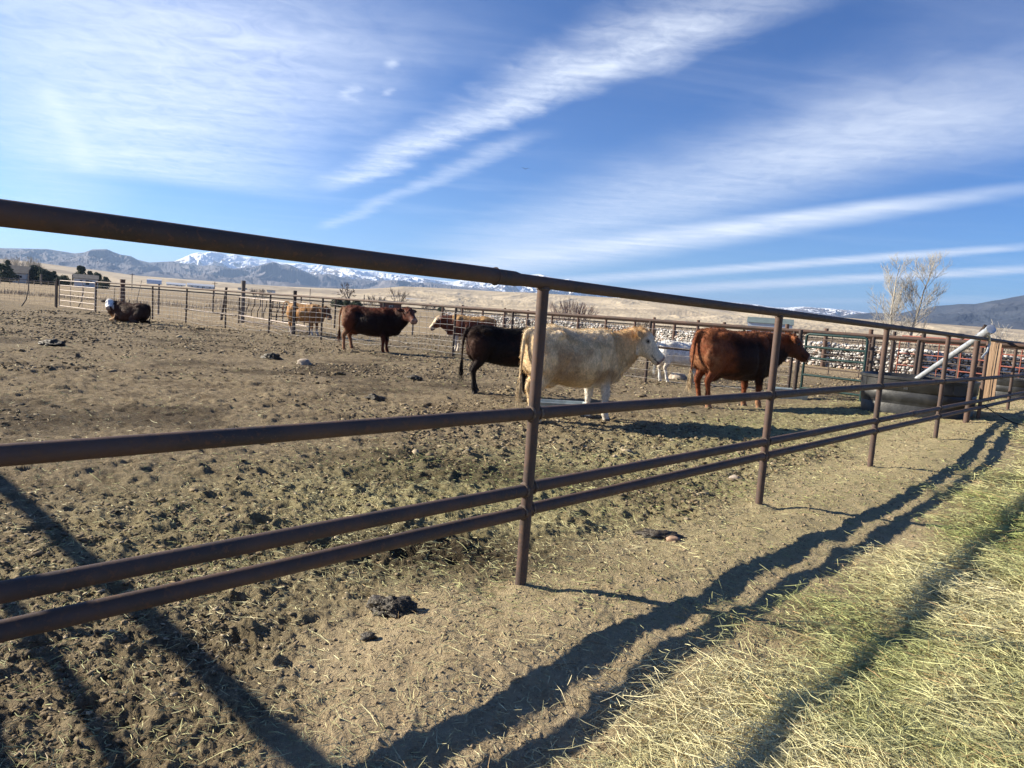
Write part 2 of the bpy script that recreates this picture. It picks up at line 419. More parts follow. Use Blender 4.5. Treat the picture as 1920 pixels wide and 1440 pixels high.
def hay_colors(x, y, n, greenness):
    g = np.clip(fbm(x * 1.1, y * 1.1, 3, 77) * 1.6 - .50 + .22 * sst(np.hypot(x, y), 2.5, 6) + .10 + greenness, 0, 1)[:, None]
    u = rng.uniform(0, 1, (n, 1)); v = rng.uniform(.6, 1.2, (n, 1))
    straw = np.array([[.82, .72, .46]]) * (1 - u) + np.array([[.64, .60, .34]]) * u
    green = np.array([[.24, .30, .09]]) * (1 - u) + np.array([[.44, .46, .19]]) * u
    br = np.array([[.36, .25, .12]])
    c = straw * (1 - g) + green * g
    k = (rng.uniform(0, 1, (n, 1)) < .12)
    c = np.where(k, br, c)
    return np.clip(c * v, 0, 1)
def build_hay():
    n = 800000
    x, y, r = sample_polar(n, 1.6, 26, -20, 44)
    keep = rng.uniform(0, 1, n) < hay_mask(x, y) ** 1.2
    keep &= rng.uniform(0, 1, n) < (.25 + 1.1 * fbm(x * 1.7, y * 1.7, 4, 61))
    x, y, r = x[keep], y[keep], r[keep]; n = len(x)
    clump = fbm(x * 3.1, y * 3.1, 3, 14)
    azi = rng.normal(R(-15), 1.0, n) + (fbm(x * 1.5, y * 1.5, 2, 19) - .5) * 5
    L_ = np.where(rng.uniform(0, 1, n) < .55, rng.uniform(.012, .05, n), rng.uniform(.04, .15, n)) * np.where(rng.uniform(0, 1, n) < .12, 1.7, 1) * (1 + .02 * r)
    w = rng.uniform(.0011, .0026, n) * (1 + .16 * np.clip(r - 2, 0, 30))
    tilt = rng.normal(0, .16, n)
    z = height(x, y) + .006 + rng.uniform(0, 1, n) ** 1.6 * (.02 + .05 * clump) + np.abs(tilt) * L_ * .5
    V, F, CC = ribbons(x, y, z, L_, w, azi, tilt, rng.normal(0, .35, n), hay_colors(x, y, n, 0.0), 2)
    me = mesh_np('hay', V, F, CC)
    o = link('hay', me, M_STRAW, smooth=False)
    tag(o, 'loose pale green and yellow hay spread along the outside of the fence', 'hay', kind='stuff')
def build_straw():
    n = 200000
    x, y, r = sample_polar(n, 1.9, 34, -42, 44)
    s, t = fs_(x, y); pen = pen_mask(x, y)
    dens = .26 * pen + 1.5 * np.exp(-((t + 1.6) / 1.4) ** 2) * sst(s, -3, 2) + .22 * (1 - pen)
    dens *= .2 + 1.5 * fbm(x * 1.3, y * 1.3, 4, 91) ** 1.5
    keep = (rng.uniform(0, 1, n) < dens) & (cf_dist(x, y) < 8)
    x, y, r, t = x[keep], y[keep], r[keep], t[keep]; n = len(x)
    L_ = rng.uniform(.012, .055, n) * np.where(rng.uniform(0, 1, n) < .06, 2.6, 1) * (1 + .03 * r)
    w = rng.uniform(.0014, .0032, n) * (1 + .14 * np.clip(r - 2, 0, 30))
    tilt = rng.normal(0, .18, n)
    z = height(x, y) + .005 + np.abs(tilt) * L_ * .5
    col = hay_colors(x, y, n, .0) * rng.uniform(.6, 1.05, (n, 1)) * np.array([[.92, .92, .9]])
    V, F, CC = ribbons(x, y, z, L_, w, rng.uniform(0, 6.28, n), tilt, rng.normal(0, .4, n), col, 2)
    me = mesh_np('straw', V, F, CC)
    o = link('straw', me, M_STRAW, smooth=False)
    tag(o, 'scattered straw bits and chaff on the trodden pen floor', 'straw', kind='stuff')
def rock_proto(seed, sub=1, flat=.6, rough=.35, jag=.28):
    bm = bmesh.new(); bmesh.ops.create_icosphere(bm, subdivisions=sub, radius=1)
    rg = random.Random(seed)
    off = Vector((rg.uniform(-9, 9), rg.uniform(-9, 9), rg.uniform(-9, 9)))
    from mathutils import noise as mn
    for v in bm.verts:
        v.co *= 1 + rough * mn.noise(v.co * 1.6 + off) + rough * .4 * mn.noise(v.co * 4 + off)
        v.co.z *= flat
    for v in bm.verts: v.co *= 1 + jag * rg.uniform(-1, 1)
    V = np.array([v.co[:] for v in bm.verts]); F = np.array([[v.index for v in f.verts] for f in bm.faces]); bm.free()
    return V, F
def scatter(protos, x, y, z, sc, rot, col, tilt=.4):
    Vs, Fs, Cs = [], [], []; off = 0; idx = rng.integers(0, len(protos), len(x))
    for pi, (PV, PF) in enumerate(protos):
        m_ = idx == pi; n = m_.sum()
        if not n: continue
        a = rot[m_]; ca, sa = np.cos(a)[:, None], np.sin(a)[:, None]
        v = PV[None] * sc[m_][:, None, :]
        tx = rng.normal(0, tilt, n)[:, None]
        vy = v[:, :, 1] * np.cos(tx) - v[:, :, 2] * np.sin(tx); vz = v[:, :, 1] * np.sin(tx) + v[:, :, 2] * np.cos(tx)
        X = v[:, :, 0] * ca - vy * sa + x[m_][:, None]; Y = v[:, :, 0] * sa + vy * ca + y[m_][:, None]; Z = vz + z[m_][:, None]
        Vs.append(np.stack([X, Y, Z], -1).reshape(-1, 3))
        Fs.append((PF[None] + (np.arange(n) * len(PV))[:, None, None] + off).reshape(-1, 3))
        Cs.append(np.repeat(np.concatenate([col[m_], np.ones((n, 1))], 1), len(PV), axis=0))
        off += n * len(PV)
    return np.concatenate(Vs), np.concatenate(Fs), np.concatenate(Cs)
M_CLOD = vcol_mat('clods', .95, .3, 60, .5, .006)
def build_clods():
    n = 110000
    x, y, r = sample_polar(n, 1.8, 42, -42, 44)
    pen = pen_mask(x, y); hay = hay_mask(x, y)
    dens = (pen * sst(fbm(x * .33, y * .33, 3, 67), .30, .62) * 1.5 * (.35 + .9 * fbm(x * .9, y * .9, 4, 23) ** 1.3) + (1 - pen) * .16) * (1 - hay)
    keep = rng.uniform(0, 1, n) < dens; x, y, r, pen = x[keep], y[keep], r[keep], pen[keep]; n = len(x)
    sz = .003 + .012 * rng.uniform(0, 1, n) ** 3 * (1 + .05 * r) + .0007 * r
    big = rng.uniform(0, 1, n) < .016; sz = np.where(big & (r > 3.5) & (pen > .5), sz + rng.uniform(.01, .035, n) * np.clip(r / 9, .4, 1.4), sz)
    sz = np.where(pen < .5, np.minimum(sz, .009 + .0006 * r), sz)
    sz = sz * np.clip(.45 + r / 14, .5, 1)
    sc = np.stack([sz * rng.uniform(.8, 1.9, n), sz * rng.uniform(.8, 1.4, n), sz * rng.uniform(.35, .8, n)], 1)
    u = rng.uniform(0, 1, (n, 1)); pm = pen_mask(x, y)[:, None]
    col = np.array([[.075, .054, .032]]) * (1 - u) + np.array([[.24, .185, .11]]) * u
    col = np.where(rng.uniform(0, 1, (n, 1)) < .10, np.array([[.33, .27, .18]]), col)
    col = col * pm + (1 - pm) * np.array([[.27, .205, .13]]) * (.7 + .5 * u)
    V, F, CC = scatter([rock_proto(s, 1, .6, .6, .42) for s in range(6)], x, y, height(x, y) + sc[:, 2] * .4, sc, rng.uniform(0, 6.28, n), col)
    o = link('clods', mesh_np('clods', V, F, CC), M_CLOD, smooth=False)
    tag(o, 'crumbled dry manure clods and small stones over the pen floor', 'clods', kind='stuff')
build_hay(); build_straw(); build_clods()
# ================================================================ hills and mountains
def zat(x, y): return float(height(np.array([float(x)]), np.array([float(y)]))[0])
def prof(pts):
    """pixel skyline of the survey -> (azimuth, tan elevation)"""
    out = []
    for x, y in pts:
        d = ray(x, y); out.append((math.atan2(d.x, d.y), d.z / math.hypot(d.x, d.y)))
    return np.array(out)
def range_mesh(name, pts, dbase, dridge, dback, rough, seed, mat, naz=900, nr=110, base_el=-.002, valley=1.0, fscale=1.0, label=None, ridge_wob=.12):
    P = prof(pts); a0, a1 = P[0, 0], P[-1, 0]
    az = np.linspace(a0, a1, naz); el = np.interp(az, P[:, 0], P[:, 1])
    f = np.linspace(0, 1, nr)                        # base -> ridge
    back = np.linspace(0, 1, 22)[1:]
    Z = []; XX = []; YY = []
    X1 = az * dridge * fscale / 1000.0
    rw = 1 + ridge_wob * (fbm(X1 * .8, X1 * 0, 4, seed + 5) - .5) * 2
    for ff in f:
        d = dbase + (dridge * rw - dbase) * ff
        Y1 = d * fscale / 1000.0
        wx = X1 + (fbm(X1 * .7, Y1 * .7, 3, seed + 50) - .5) * 1.2; wy = Y1 + (fbm(X1 * .7, Y1 * .7, 3, seed + 60) - .5) * 1.2
        rg = ridged(wx * 1.1, wy * 1.1, 7, seed, .6)
        env = math.sin(math.pi * min(ff, 1)) ** .7 if ff < 1 else 0
        shape = ff ** 1.15
        top = HCAM + d * el
        base = HCAM + d * base_el
        z = base + (top - base) * np.clip(shape + rough * env * (rg - .52) * valley, -.02, 1.02)
        # nothing in front may rise over the ridge line
        z = np.minimum(z, HCAM + d * (el - .0006) if ff < 1 else HCAM + d * el)
        XX.append(d * np.sin(az)); YY.append(d * np.cos(az)); Z.append(z)
    d1 = dridge * rw
    for bb in back:
        d = d1 + (dback - dridge) * bb
        rg = ridged(X1 * .8, d * fscale / 1000.0 * .8, 5, seed, .55)
        z = (HCAM + d1 * el) * (1 - bb ** 1.5) * (1 + .1 * (rg - .8) * bb)
        XX.append(d * np.sin(az)); YY.append(d * np.cos(az)); Z.append(z - 5 * bb)
    n = len(Z); V = np.stack([np.array(XX).ravel(), np.array(YY).ravel(), np.array(Z).ravel()], 1)
    i = np.arange(n - 1)[:, None]; j = np.arange(naz - 1)[None, :]
    F = np.stack([i * naz + j, i * naz + j + 1, (i + 1) * naz + j + 1, (i + 1) * naz + j], -1).reshape(-1, 4)
    o = link(name, mesh_np(name, V, F), mat); o['kind'] = 'structure'
    if label: o['label'] = label
    return o
def mtn_mat(name, low, mid, rock, snow_z0, snow_z1, snow_amt, sc=.0012, gully=.5):
    m, t, b = new_mat(name); P = world_pos(t); L = t.links
    n1 = noise(t, P, sc, 8, .62); n2 = noise(t, P, sc * 6, 8, .68); n3 = noise(t, P, sc * 30, 4, .7)
    c = mixc(t, smoothr(t, n1, .38, .62), low, mid)
    c = mixc(t, smoothr(t, n2, .5, .66, 0, gully), c, rock)
    sep = nn(t, 'ShaderNodeSeparateXYZ'); L.new(P, sep.inputs[0])
    geo = nn(t, 'ShaderNodeNewGeometry'); sn = nn(t, 'ShaderNodeSeparateXYZ'); L.new(geo.outputs['Normal'], sn.inputs[0])
    if snow_amt > 0:
        zz = math_(t, 'ADD', sep.outputs[2], math_(t, 'MULTIPLY', math_(t, 'SUBTRACT', n2, .5), (snow_z1 - snow_z0) * 2.2))
        s = smoothr(t, zz, snow_z0, snow_z1)
        k = math_(t, 'ADD', math_(t, 'MULTIPLY', n2, .55), math_(t, 'MULTIPLY', n3, .45))
        k = math_(t, 'ADD', k, math_(t, 'MULTIPLY', math_(t, 'SUBTRACT', s, .5), .75))
        s2 = smoothr(t, k, .62 - .25 * snow_amt, .74 - .25 * snow_amt)
        c = mixc(t, s2, c, (.80, .83, .88))
    L.new(c, b.inputs['Base Color']); b.inputs['Roughness'].default_value = 1; b.inputs['Specular IOR Level'].default_value = .05
    return m
M_TAN = None
def build_terrain():
    m, t, b = new_mat('dry_grass_hills'); P = world_pos(t)
    mp = nn(t, 'ShaderNodeMapping'); t.links.new(P, mp.inputs[0]); mp.inputs['Scale'].default_value = (1, 1, 5); 
    c = mixc(t, smoothr(t, noise(t, mp.outputs[0], .004, 8, .6), .4, .6), (.50, .42, .305), (.40, .335, .24))
    c = mixc(t, smoothr(t, noise(t, P, .0016, 6, .6, 1.5), .52, .60, 0, .7), c, (.27, .22, .165))
    c = mixc(t, smoothr(t, noise(t, P, .012, 8, .7, .5), .62, .70, 0, .6), c, (.13, .105, .075))
    t.links.new(c, b.inputs['Base Color']); b.inputs['Roughness'].default_value = 1; b.inputs['Specular IOR Level'].default_value = .05
    tanm = m
    range_mesh('grass_hills', [(-120, 466), (-40, 478), (0, 485), (60, 491), (137, 501), (187, 507), (250, 516), (350, 524), (380, 526), (455, 532), (530, 537), (630, 541),
        (680, 542), (720, 540), (755, 537), (805, 539), (855, 542), (942, 547), (1000, 549), (1078, 554), (1180, 560), (1300, 570), (1400, 580), (1500, 589), (1560, 594), (1640, 600),
        (1700, 603), (1800, 610), (1900, 617), (2020, 626)], 700, 2300, 3400, .55, 3, tanm, 1400, 120, -.0003, 1, 2.6)
    blue = mtn_mat('haze_blue_mountain', (.115, .110, .125), (.155, .145, .150), (.075, .075, .09), 400, 800, .28, .0011, .7)  # blue-grey base colours carry part of the distance haze
    range_mesh('mountain_range', [(-120, 450), (-40, 460), (0, 465), (50, 466), (90, 467), (115, 471), (140, 475), (158, 473), (173, 467.5), (200, 467), (212, 472), (225, 477), (245, 480), (258, 487), (280, 492),
        (300, 491), (325, 490), (345, 494), (375, 498), (400, 497), (417, 499), (435, 504), (452, 502), (468, 501), (480, 499), (495, 495), (512, 491), (520, 493), (527, 496), (538, 495), (545, 497), (560, 504), (580, 512), (597, 517), (612, 512.5),
        (625, 515), (640, 520), (670, 524), (705, 526), (740, 525), (755, 526), (780, 530), (805, 530), (830, 533), (870, 538), (930, 546), (980, 552)], 5600, 9500, 12500, 1.7, 11, blue, 1500, 150, .011, 1.0, .9)
    snow = mtn_mat('snow_peak', (.12, .10, .095), (.17, .14, .13), (.07, .07, .075), 250, 700, 1.0, .0008, .5)
    range_mesh('snowy_range', [(290, 500), (310, 497), (330, 488), (342, 484), (352, 479), (362, 475), (372, 473), (384, 474), (395, 472), (410, 473), (425, 477), (440, 476), (455, 481), (470, 482), (485, 487), (500, 486), (520, 491),
        (540, 493), (560, 494), (580, 497), (600, 496), (620, 501), (650, 503), (680, 508), (700, 508), (730, 513), (760, 516), (790, 521), (820, 525), (850, 528), (870, 524), (900, 524), (930, 520), (950, 515), (965, 513), (980, 512.5), (990, 515.5), (1003, 514.5),
        (1012, 513.5), (1024, 517), (1035, 520), (1051, 524), (1067, 523), (1080, 527), (1091, 530), (1113, 535), (1150, 545), (1200, 556), (1260, 560), (1320, 563), (1345, 566), (1364, 566), (1388, 568),
        (1420, 571), (1442, 575), (1458, 577), (1486, 576), (1508, 575), (1530, 577), (1552, 578), (1575, 580), (1596, 582), (1625, 586), (1660, 590), (1720, 598)], 10500, 14000, 19000, 1.3, 23, snow, 1900, 150, .020, 1.0, .75)
    dark = mtn_mat('dark_mountain', (.045, .055, .075), (.065, .072, .09), (.03, .038, .055), 2000, 3000, 0, .0016, .6)
    range_mesh('forested_mountain', [(1380, 600), (1480, 597), (1540, 595), (1578, 593), (1610, 588), (1639, 586), (1655, 587), (1675, 588), (1694, 586), (1710, 582), (1722, 580), (1740, 578), (1752, 574), (1764, 573), (1780, 572), (1800, 570),
        (1828, 570), (1845, 567), (1860, 564), (1875, 562), (1895, 558), (1920, 553.5), (1980, 540), (2060, 530)], 4000, 6800, 10000, 0.6, 37, dark, 900, 120, .022, 1.0, 1.1)
build_terrain()
def build_haze():
    mb = MB(); mb.box((0, 10000, 560), (60000, 62000, 1440))
    m = bpy.data.materials.new('air'); m.use_nodes = True; t = m.node_tree; t.nodes.clear()
    pv = nn(t, 'ShaderNodeVolumePrincipled'); pv.inputs['Color'].default_value = (.44, .64, 1.0, 1); pv.inputs['Density'].default_value = HAZE
    pv.inputs['Anisotropy'].default_value = .25
    out = nn(t, 'ShaderNodeOutputMaterial'); t.links.new(pv.outputs[0], out.inputs['Volume'])
    o = mb.build('haze', m, smooth=False); o['kind'] = 'stuff'; o['label'] = 'thin blue air between the pen and the far mountains'
    return o
HAZE = 5.5e-5
# ================================================================ fences
def pipe_mat(name, c1, c2, c3, rough=.42, metal=.35):
    m, t, b = new_mat(name); v = world_pos(t); L = t.links
    n1 = noise(t, v, 3.5, 6, .6, .4); n2 = noise(t, v, 38, 5, .7); n3 = noise(t, v, 120, 3, .6)
    c = mixc(t, smoothr(t, n1, .35, .65), c1, c2)
    c = mixc(t, smoothr(t, n2, .52, .66, 0, .9), c, c3)
    c = mixc(t, smoothr(t, math_(t, 'MULTIPLY', n3, smoothr(t, n1, .45, .65, .8, 1.05)), .64, .74, 0, .5), c, (.20, .15, .11))
    L.new(c, b.inputs['Base Color']); b.inputs['Metallic'].default_value = metal
    L.new(smoothr(t, n2, .3, .7, rough - .08, rough + .2), b.inputs['Roughness'])
    b.inputs['Specular IOR Level'].default_value = .28
    bump(t, b, math_(t, 'ADD', n2, math_(t, 'MULTIPLY', n3, .4)), .35, .003)
    return m
M_PIPE = pipe_mat('rusted_pipe', (.108, .068, .054), (.066, .050, .045), (.135, .078, .052), .6, .0)
M_WELD = simple_mat('weld_bead', (.17, .13, .10), (.08, .055, .045), 60, .6, .3)
M_WIRE = simple_mat('galvanised_wire', (.70, .67, .62), (.42, .37, .32), 8, .45, .3, 0)
M_GREEN = pipe_mat('green_painted_pipe', (.010, .034, .034), (.016, .044, .042), (.04, .05, .045), .35, .1)
M_RED = pipe_mat('red_painted_pipe', (.25, .075, .05), (.18, .06, .045), (.12, .06, .045), .5, .0)
M_DARKPIPE = pipe_mat('weathered_pipe', (.075, .055, .048), (.05, .04, .036), (.12, .08, .06))
M_GALV = simple_mat('galvanised_steel', (.62, .64, .66), (.42, .45, .48), 14, .38, .55, .15, .002)
M_WOOD = simple_mat('weathered_wood', (.20, .175, .15), (.11, .09, .075), 5, .9, 0, .6, .01, (12, 12, .8))
M_REDPOST = simple_mat('creosote_post', (.13, .075, .055), (.075, .048, .038), 6, .85, 0, .5, .01, (10, 10, 1))

def ring_bead(mb, p, axis, r, tr=.006):
    """weld bead around a pipe"""
    axis = Vector(axis).normalized(); a = axis.orthogonal().normalized(); b = axis.cross(a)
    N, K = 20, 6; vs = []; fs = []
    for i in range(N):
        th = 2 * math.pi * i / N; rr = tr * random.uniform(.6, 1.4)
        dirn = a * math.cos(th) + b * math.sin(th)
        for k in range(K):
            ph = 2 * math.pi * k / K
            vs.append(Vector(p) + dirn * (r + rr * math.cos(ph)) + axis * rr * math.sin(ph))
    for i in range(N):
        for k in range(K):
            fs.append((i * K + k, ((i + 1) % N) * K + k, ((i + 1) % N) * K + (k + 1) % K, i * K + (k + 1) % K))
    mb.add(vs, fs)
def wavy(p0, p1, n, amp, rg, sag=0.0):
    p0, p1 = Vector(p0), Vector(p1); out = []
    ph = rg.uniform(0, 6.28)
    for i in range(n + 1):
        f = i / n; p = p0.lerp(p1, f); e = math.sin(math.pi * f)
        p.z += amp * e * (math.sin(f * 7 + ph) + .6 * math.sin(f * 17 + ph * 2)) * .5 - sag * e
        out.append(p)
    return out
def near_fence():
    random.seed(4)
    root = empty('pipe_fence', fpt(0)); tag(root, 'long rust brown pipe rail fence running across the foreground between pen and hay', 'fence')
    o = FA.copy()
    def L_(p): return Vector(p) - o
    s0, s1 = -3.4, SPAN * 12
    def seg_pts(a, b, z, n=14, am=.003):
        return [L_(fpt(a + (b - a) * i / n, .0, z + am * .4 * math.sin(i * .9 + z * 9))) for i in range(n + 1)]
    # top rail: fat length on the left slipped over the thinner one
    sj = -.30
    mb = MB()
    mb.tube(seg_pts(s0, sj - .05, 1.622), .0375, 24); ring_bead(mb, L_(fpt(sj - .05, 0, 1.622)), FD, .036, .006)
    mb.tube([L_(fpt(sj - .05, 0, 1.622)), L_(fpt(sj + .08, 0, 1.622)), L_(fpt(sj + .12, 0, 1.62))], [.0365, .036, .031], 24)
    mb.tube(seg_pts(sj, s1, 1.620, 60, .002), .0305, 24)
    for q in (SPAN * 3 + .75, SPAN * 6 + .4):
        mb.tube([L_(fpt(q - .16, 0, 1.62)), L_(fpt(q - .14, 0, 1.62)), L_(fpt(q + .14, 0, 1.62)), L_(fpt(q + .16, 0, 1.62))], [.031, .036, .036, .031], 20)
    mb.build('top_rail', M_PIPE, root)
    mb = MB(); mb.tube(seg_pts(s0, s1, .954, 60, .003), .0325, 24)
    for q in (SPAN * 3 - .45, SPAN * 4 + 1.7):
        mb.tube([L_(fpt(q - .1, 0, .954)), L_(fpt(q - .08, 0, .954)), L_(fpt(q + .08, 0, .954)), L_(fpt(q + .1, 0, .954))], [.033, .038, .038, .033], 20)
        ring_bead(mb, L_(fpt(q + .1, 0, .954)), FD, .033)
    mb.build('middle_rail', M_PIPE, root)
    for z, nm in ((.566, 0), (.449, 1)):
        mb = MB(); mb.tube(seg_pts(s0, 0, z - .012, 14, .003), .0325, 24); mb.tube(seg_pts(0, s1, z, 60, .003), .0315, 24)
        for q in ((SPAN * 2 + 1.55,) if nm == 0 else (SPAN * 4 + .2,)):
            mb.tube([L_(fpt(q - .1, 0, z)), L_(fpt(q - .08, 0, z)), L_(fpt(q + .08, 0, z)), L_(fpt(q + .1, 0, z))], [.033, .038, .038, .033], 20)
        mb.build('lower_rail', M_PIPE, root)
    for i in range(-1, 13):
        s = SPAN * i if i >= 0 else -3.4
        b = fpt(s); mb = MB()
        mb.tube([L_((b.x, b.y, -.3)), L_((b.x, b.y, .9)), L_((b.x, b.y, 1.60))], .0300, 22)
        mb.build('post', M_PIPE, root)
        if -1 < i < 4:
            for z, r in ((.566, .033), (.449, .033), (.954, .0335)):
                for sg in (-1, 1): wd = MB(); ring_bead(wd, L_(fpt(s + sg * .032, 0, z - (.012 if (i == 0 and sg < 0 and z < .6) else 0))), FD, r, .007); wd.build('weld', M_WELD, root)
            wd = MB(); ring_bead(wd, L_(fpt(s, 0, 1.588)), (0, 0, 1), .031, .005); wd.build('weld', M_WELD, root)
    # the pen's side fence leaves the corner to the left, out of the picture, and throws its shadow in
    c = fpt(-3.40); D2 = -FN
    root2 = empty('side_fence', c); tag(root2, 'pipe fence off the left corner whose rails throw the broad shadows at lower left', 'fence')
    for z, r in ((1.60, .042), (1.24, .025), (1.02, .026), (.72, .022), (.45, .022)):
        mb = MB(); mb.tube([D2 * -.0 + Vector((0, 0, z)), D2 * 16 + Vector((0, 0, z))], r, 16); mb.build('rail', M_PIPE, root2)
    for k in (.9, 3.1, 5.6, 8.4, 11.3, 14.2):
        mb = MB(); p = D2 * k; mb.tube([p + Vector((0, 0, -.3)), p + Vector((0, 0, 1.58))], .032, 16); mb.build('post', M_PIPE, root2)
near_fence()

# ---- the cross fence behind the cattle: pipe posts and rails with welded wire hung on it
def cross_pt(px, z=0):                 # a point of the cross fence in the vertical plane of survey column px
    d = ray(px, 640)
    # intersect ray's ground track with the fence line in plan
    pts = CF_LINE
    for a, b in zip(pts[:-1], pts[1:]):
        e = b - a; det = d.x * (-e.y) + d.y * e.x
        if abs(det) < 1e-9: continue
        t = (a.x * (-e.y) + a.y * e.x) / det; u = (d.x * a.y - d.y * a.x) / det
        if t > 0 and -.001 <= u <= 1.001: return Vector((d.x * t, d.y * t, z))
    return None
CF_LINE = [Vector((-21.9, 36.9, 0)), Vector((-12.7, 30.4, 0)), Vector((-7.45, 26.6, 0)), Vector((-1.9, 22.2, 0)), Vector((3.42, 17.7, 0)), Vector((6.4, 15.95, 0)), Vector((9.3, 13.6, 0)) ]
CROSS = []
def wire_panel(mb, a, b, z0, z1, nh, dv, rg, amp, r=.0035, sag=0.0):
    a, b = Vector(a), Vector(b); ln = (b - a).length; n = 14
    for k in range(nh):
        z = z0 + (z1 - z0) * k / (nh - 1)
        am = amp * (1.3 - k / nh)
        mb.tube(wavy(a + Vector((0, 0, z)), b + Vector((0, 0, z)), n, am, rg, sag * (1 - k / nh)), r, 3, False)
    nv = int(ln / dv)
    for i in range(1, nv):
        p = a.lerp(b, i / nv)
        mb.tube([p + Vector((rg.uniform(-.01, .01), 0, z0)), p + Vector((rg.uniform(-.02, .02), 0, (z0 + z1) / 2)), p + Vector((0, 0, z1))], r * .75, 3, False)
def cross_fence():
    rg = random.Random(8)
    root = empty('wire_fence', (0, 0, 0)); tag(root, 'pipe fence hung with pale welded wire crossing the pen behind the cattle', 'fence')
    cols = [179, 284, 348, 421, 504, 602, 716, 851, 958, 1217, 1488, 1638, 1723]
    posts = []
    for i, px in enumerate(cols):
        p = cross_pt(px)
        if p is None: print('no cross pt', px); continue
        p.z = zat(p.x, p.y); posts.append(p)
        H = 1.54; r = .038
        mb = MB(); mb.tube([p + Vector((rg.uniform(-.03, .03), 0, -.3 if True else 0)), Vector((p.x, p.y, H + .0))], r, 14); mb.build('post', M_DARKPIPE, root)
    tops = [Vector((p.x, p.y, 1.555)) for p in posts]
    tops.append(Vector((9.9, 13.1, 1.57)))
    mb = MB(); mb.tube(tops, .040, 14); mb.build('top_rail', M_PIPE, root)
    # a second rail on the far side, right half
    mb = MB(); off = Vector((.45, .95, 0)).normalized() * .55
    mb.tube([t + off + Vector((0, 0, -.03)) for t in tops[7:]], .034, 12); mb.build('back_rail', M_PIPE, root)
    mid = [posts[1], posts[2], posts[3]]
    mb = MB()
    a, b = posts[2], posts[3]
    mb.tube([a.lerp(b, -.05) + Vector((0, 0, .62)), b + (b - a) * .25 + Vector((0, 0, .58))], .035, 10); mb.build('middle_rail', M_DARKPIPE, root)
    mb = MB(); a, b = posts[9], posts[10]
    mb.tube([a + Vector((0, 0, .92)), b + Vector((0, 0, .90))], .03, 10); mb.build('middle_rail', M_DARKPIPE, root)
    for i in range(len(posts) - 3):
        a, b = posts[i], posts[i + 1]; g = CFN * -.045
        amp, nh = (.02, 8)
        if i >= 3: amp = .07
        if i >= 6: amp = .035
        if 7 <= i: nh = 7
        mb = MB(); wire_panel(mb, Vector((a.x, a.y, 0)) + g, Vector((b.x, b.y, 0)) + g, .12, 1.35, nh, .30 if i < 9 else .22, rg, amp, .0062 if i < 8 else .0042, .10 if 2 <= i <= 5 else 0)
        mb.build('wire_mesh', M_WIRE, root, smooth=False)
    return posts
CPOSTS = cross_fence()

# ---- gate at far left, hung between two posts
def tube_obj(name, pts, r, mat, root, n=12):
    mb = MB(); o = root.location if root else Vector((0, 0, 0)); mb.tube([Vector(p) - o for p in pts], r, n); return mb.build(name, mat, root)
def bar_gate(name, label, a, b, z0, z1, zs, uprights, mat, r=.024, group=None, cat='gate', frame_r=None):
    root = empty(name, a); tag(root, label, cat, group)
    fr = frame_r or r
    mb = MB(); up = Vector((0, 0, 1)); a, b = Vector(a), Vector(b); d = (b - a)
    q = lambda f, z: Vector(d) * f + Vector((0, 0, z))
    c = .06 / d.length
    loop = [q(0, z0), q(0, z1 - .06), q(c * .3, z1 - .018), q(c, z1), q(1 - c, z1), q(1 - c * .3, z1 - .018), q(1, z1 - .06), q(1, z0)]
    mb.tube(loop, fr, 12); mb.build('frame', mat, root)
    for z in zs:
        mb = MB(); mb.tube([q(.004, z), q(.996, z)], r, 10); mb.build('rail', mat, root)
    for f in uprights:
        mb = MB(); mb.tube([q(f, z0 + .05) + Vector((0, 0, 0)), q(f, z1 - .01)], r * .8, 8); mb.build('upright', mat, root)
    return root
P_G0, P_G1 = gpt(111, 577), gpt(179, 586)
bar_gate('bar_gate', 'pale sunlit bar gate with five rails at the far left corner of the pen', P_G0, P_G1 - (P_G1 - P_G0) * .02, .12, 1.50, (.12, .42, .72, .98, 1.24), (.33, .66), simple_mat('pale_gate_paint', (.40, .34, .30), (.26, .21, .18), 9, .5, .2), .020)
for lab, p, h in (('dark pipe post holding the hinge side of the pale bar gate', P_G0 + Vector((-.15, 0, 0)), 1.62), ('thin leaning pipe post left of the pale bar gate', gpt(104, 575), 1.45)):
    mb = MB(); mb.tube([(0, 0, -.2), (.02, 0, h)], .05, 10); o = mb.build('gate_post', M_DARKPIPE, origin=None); o.location = p; tag(o, lab, 'post')
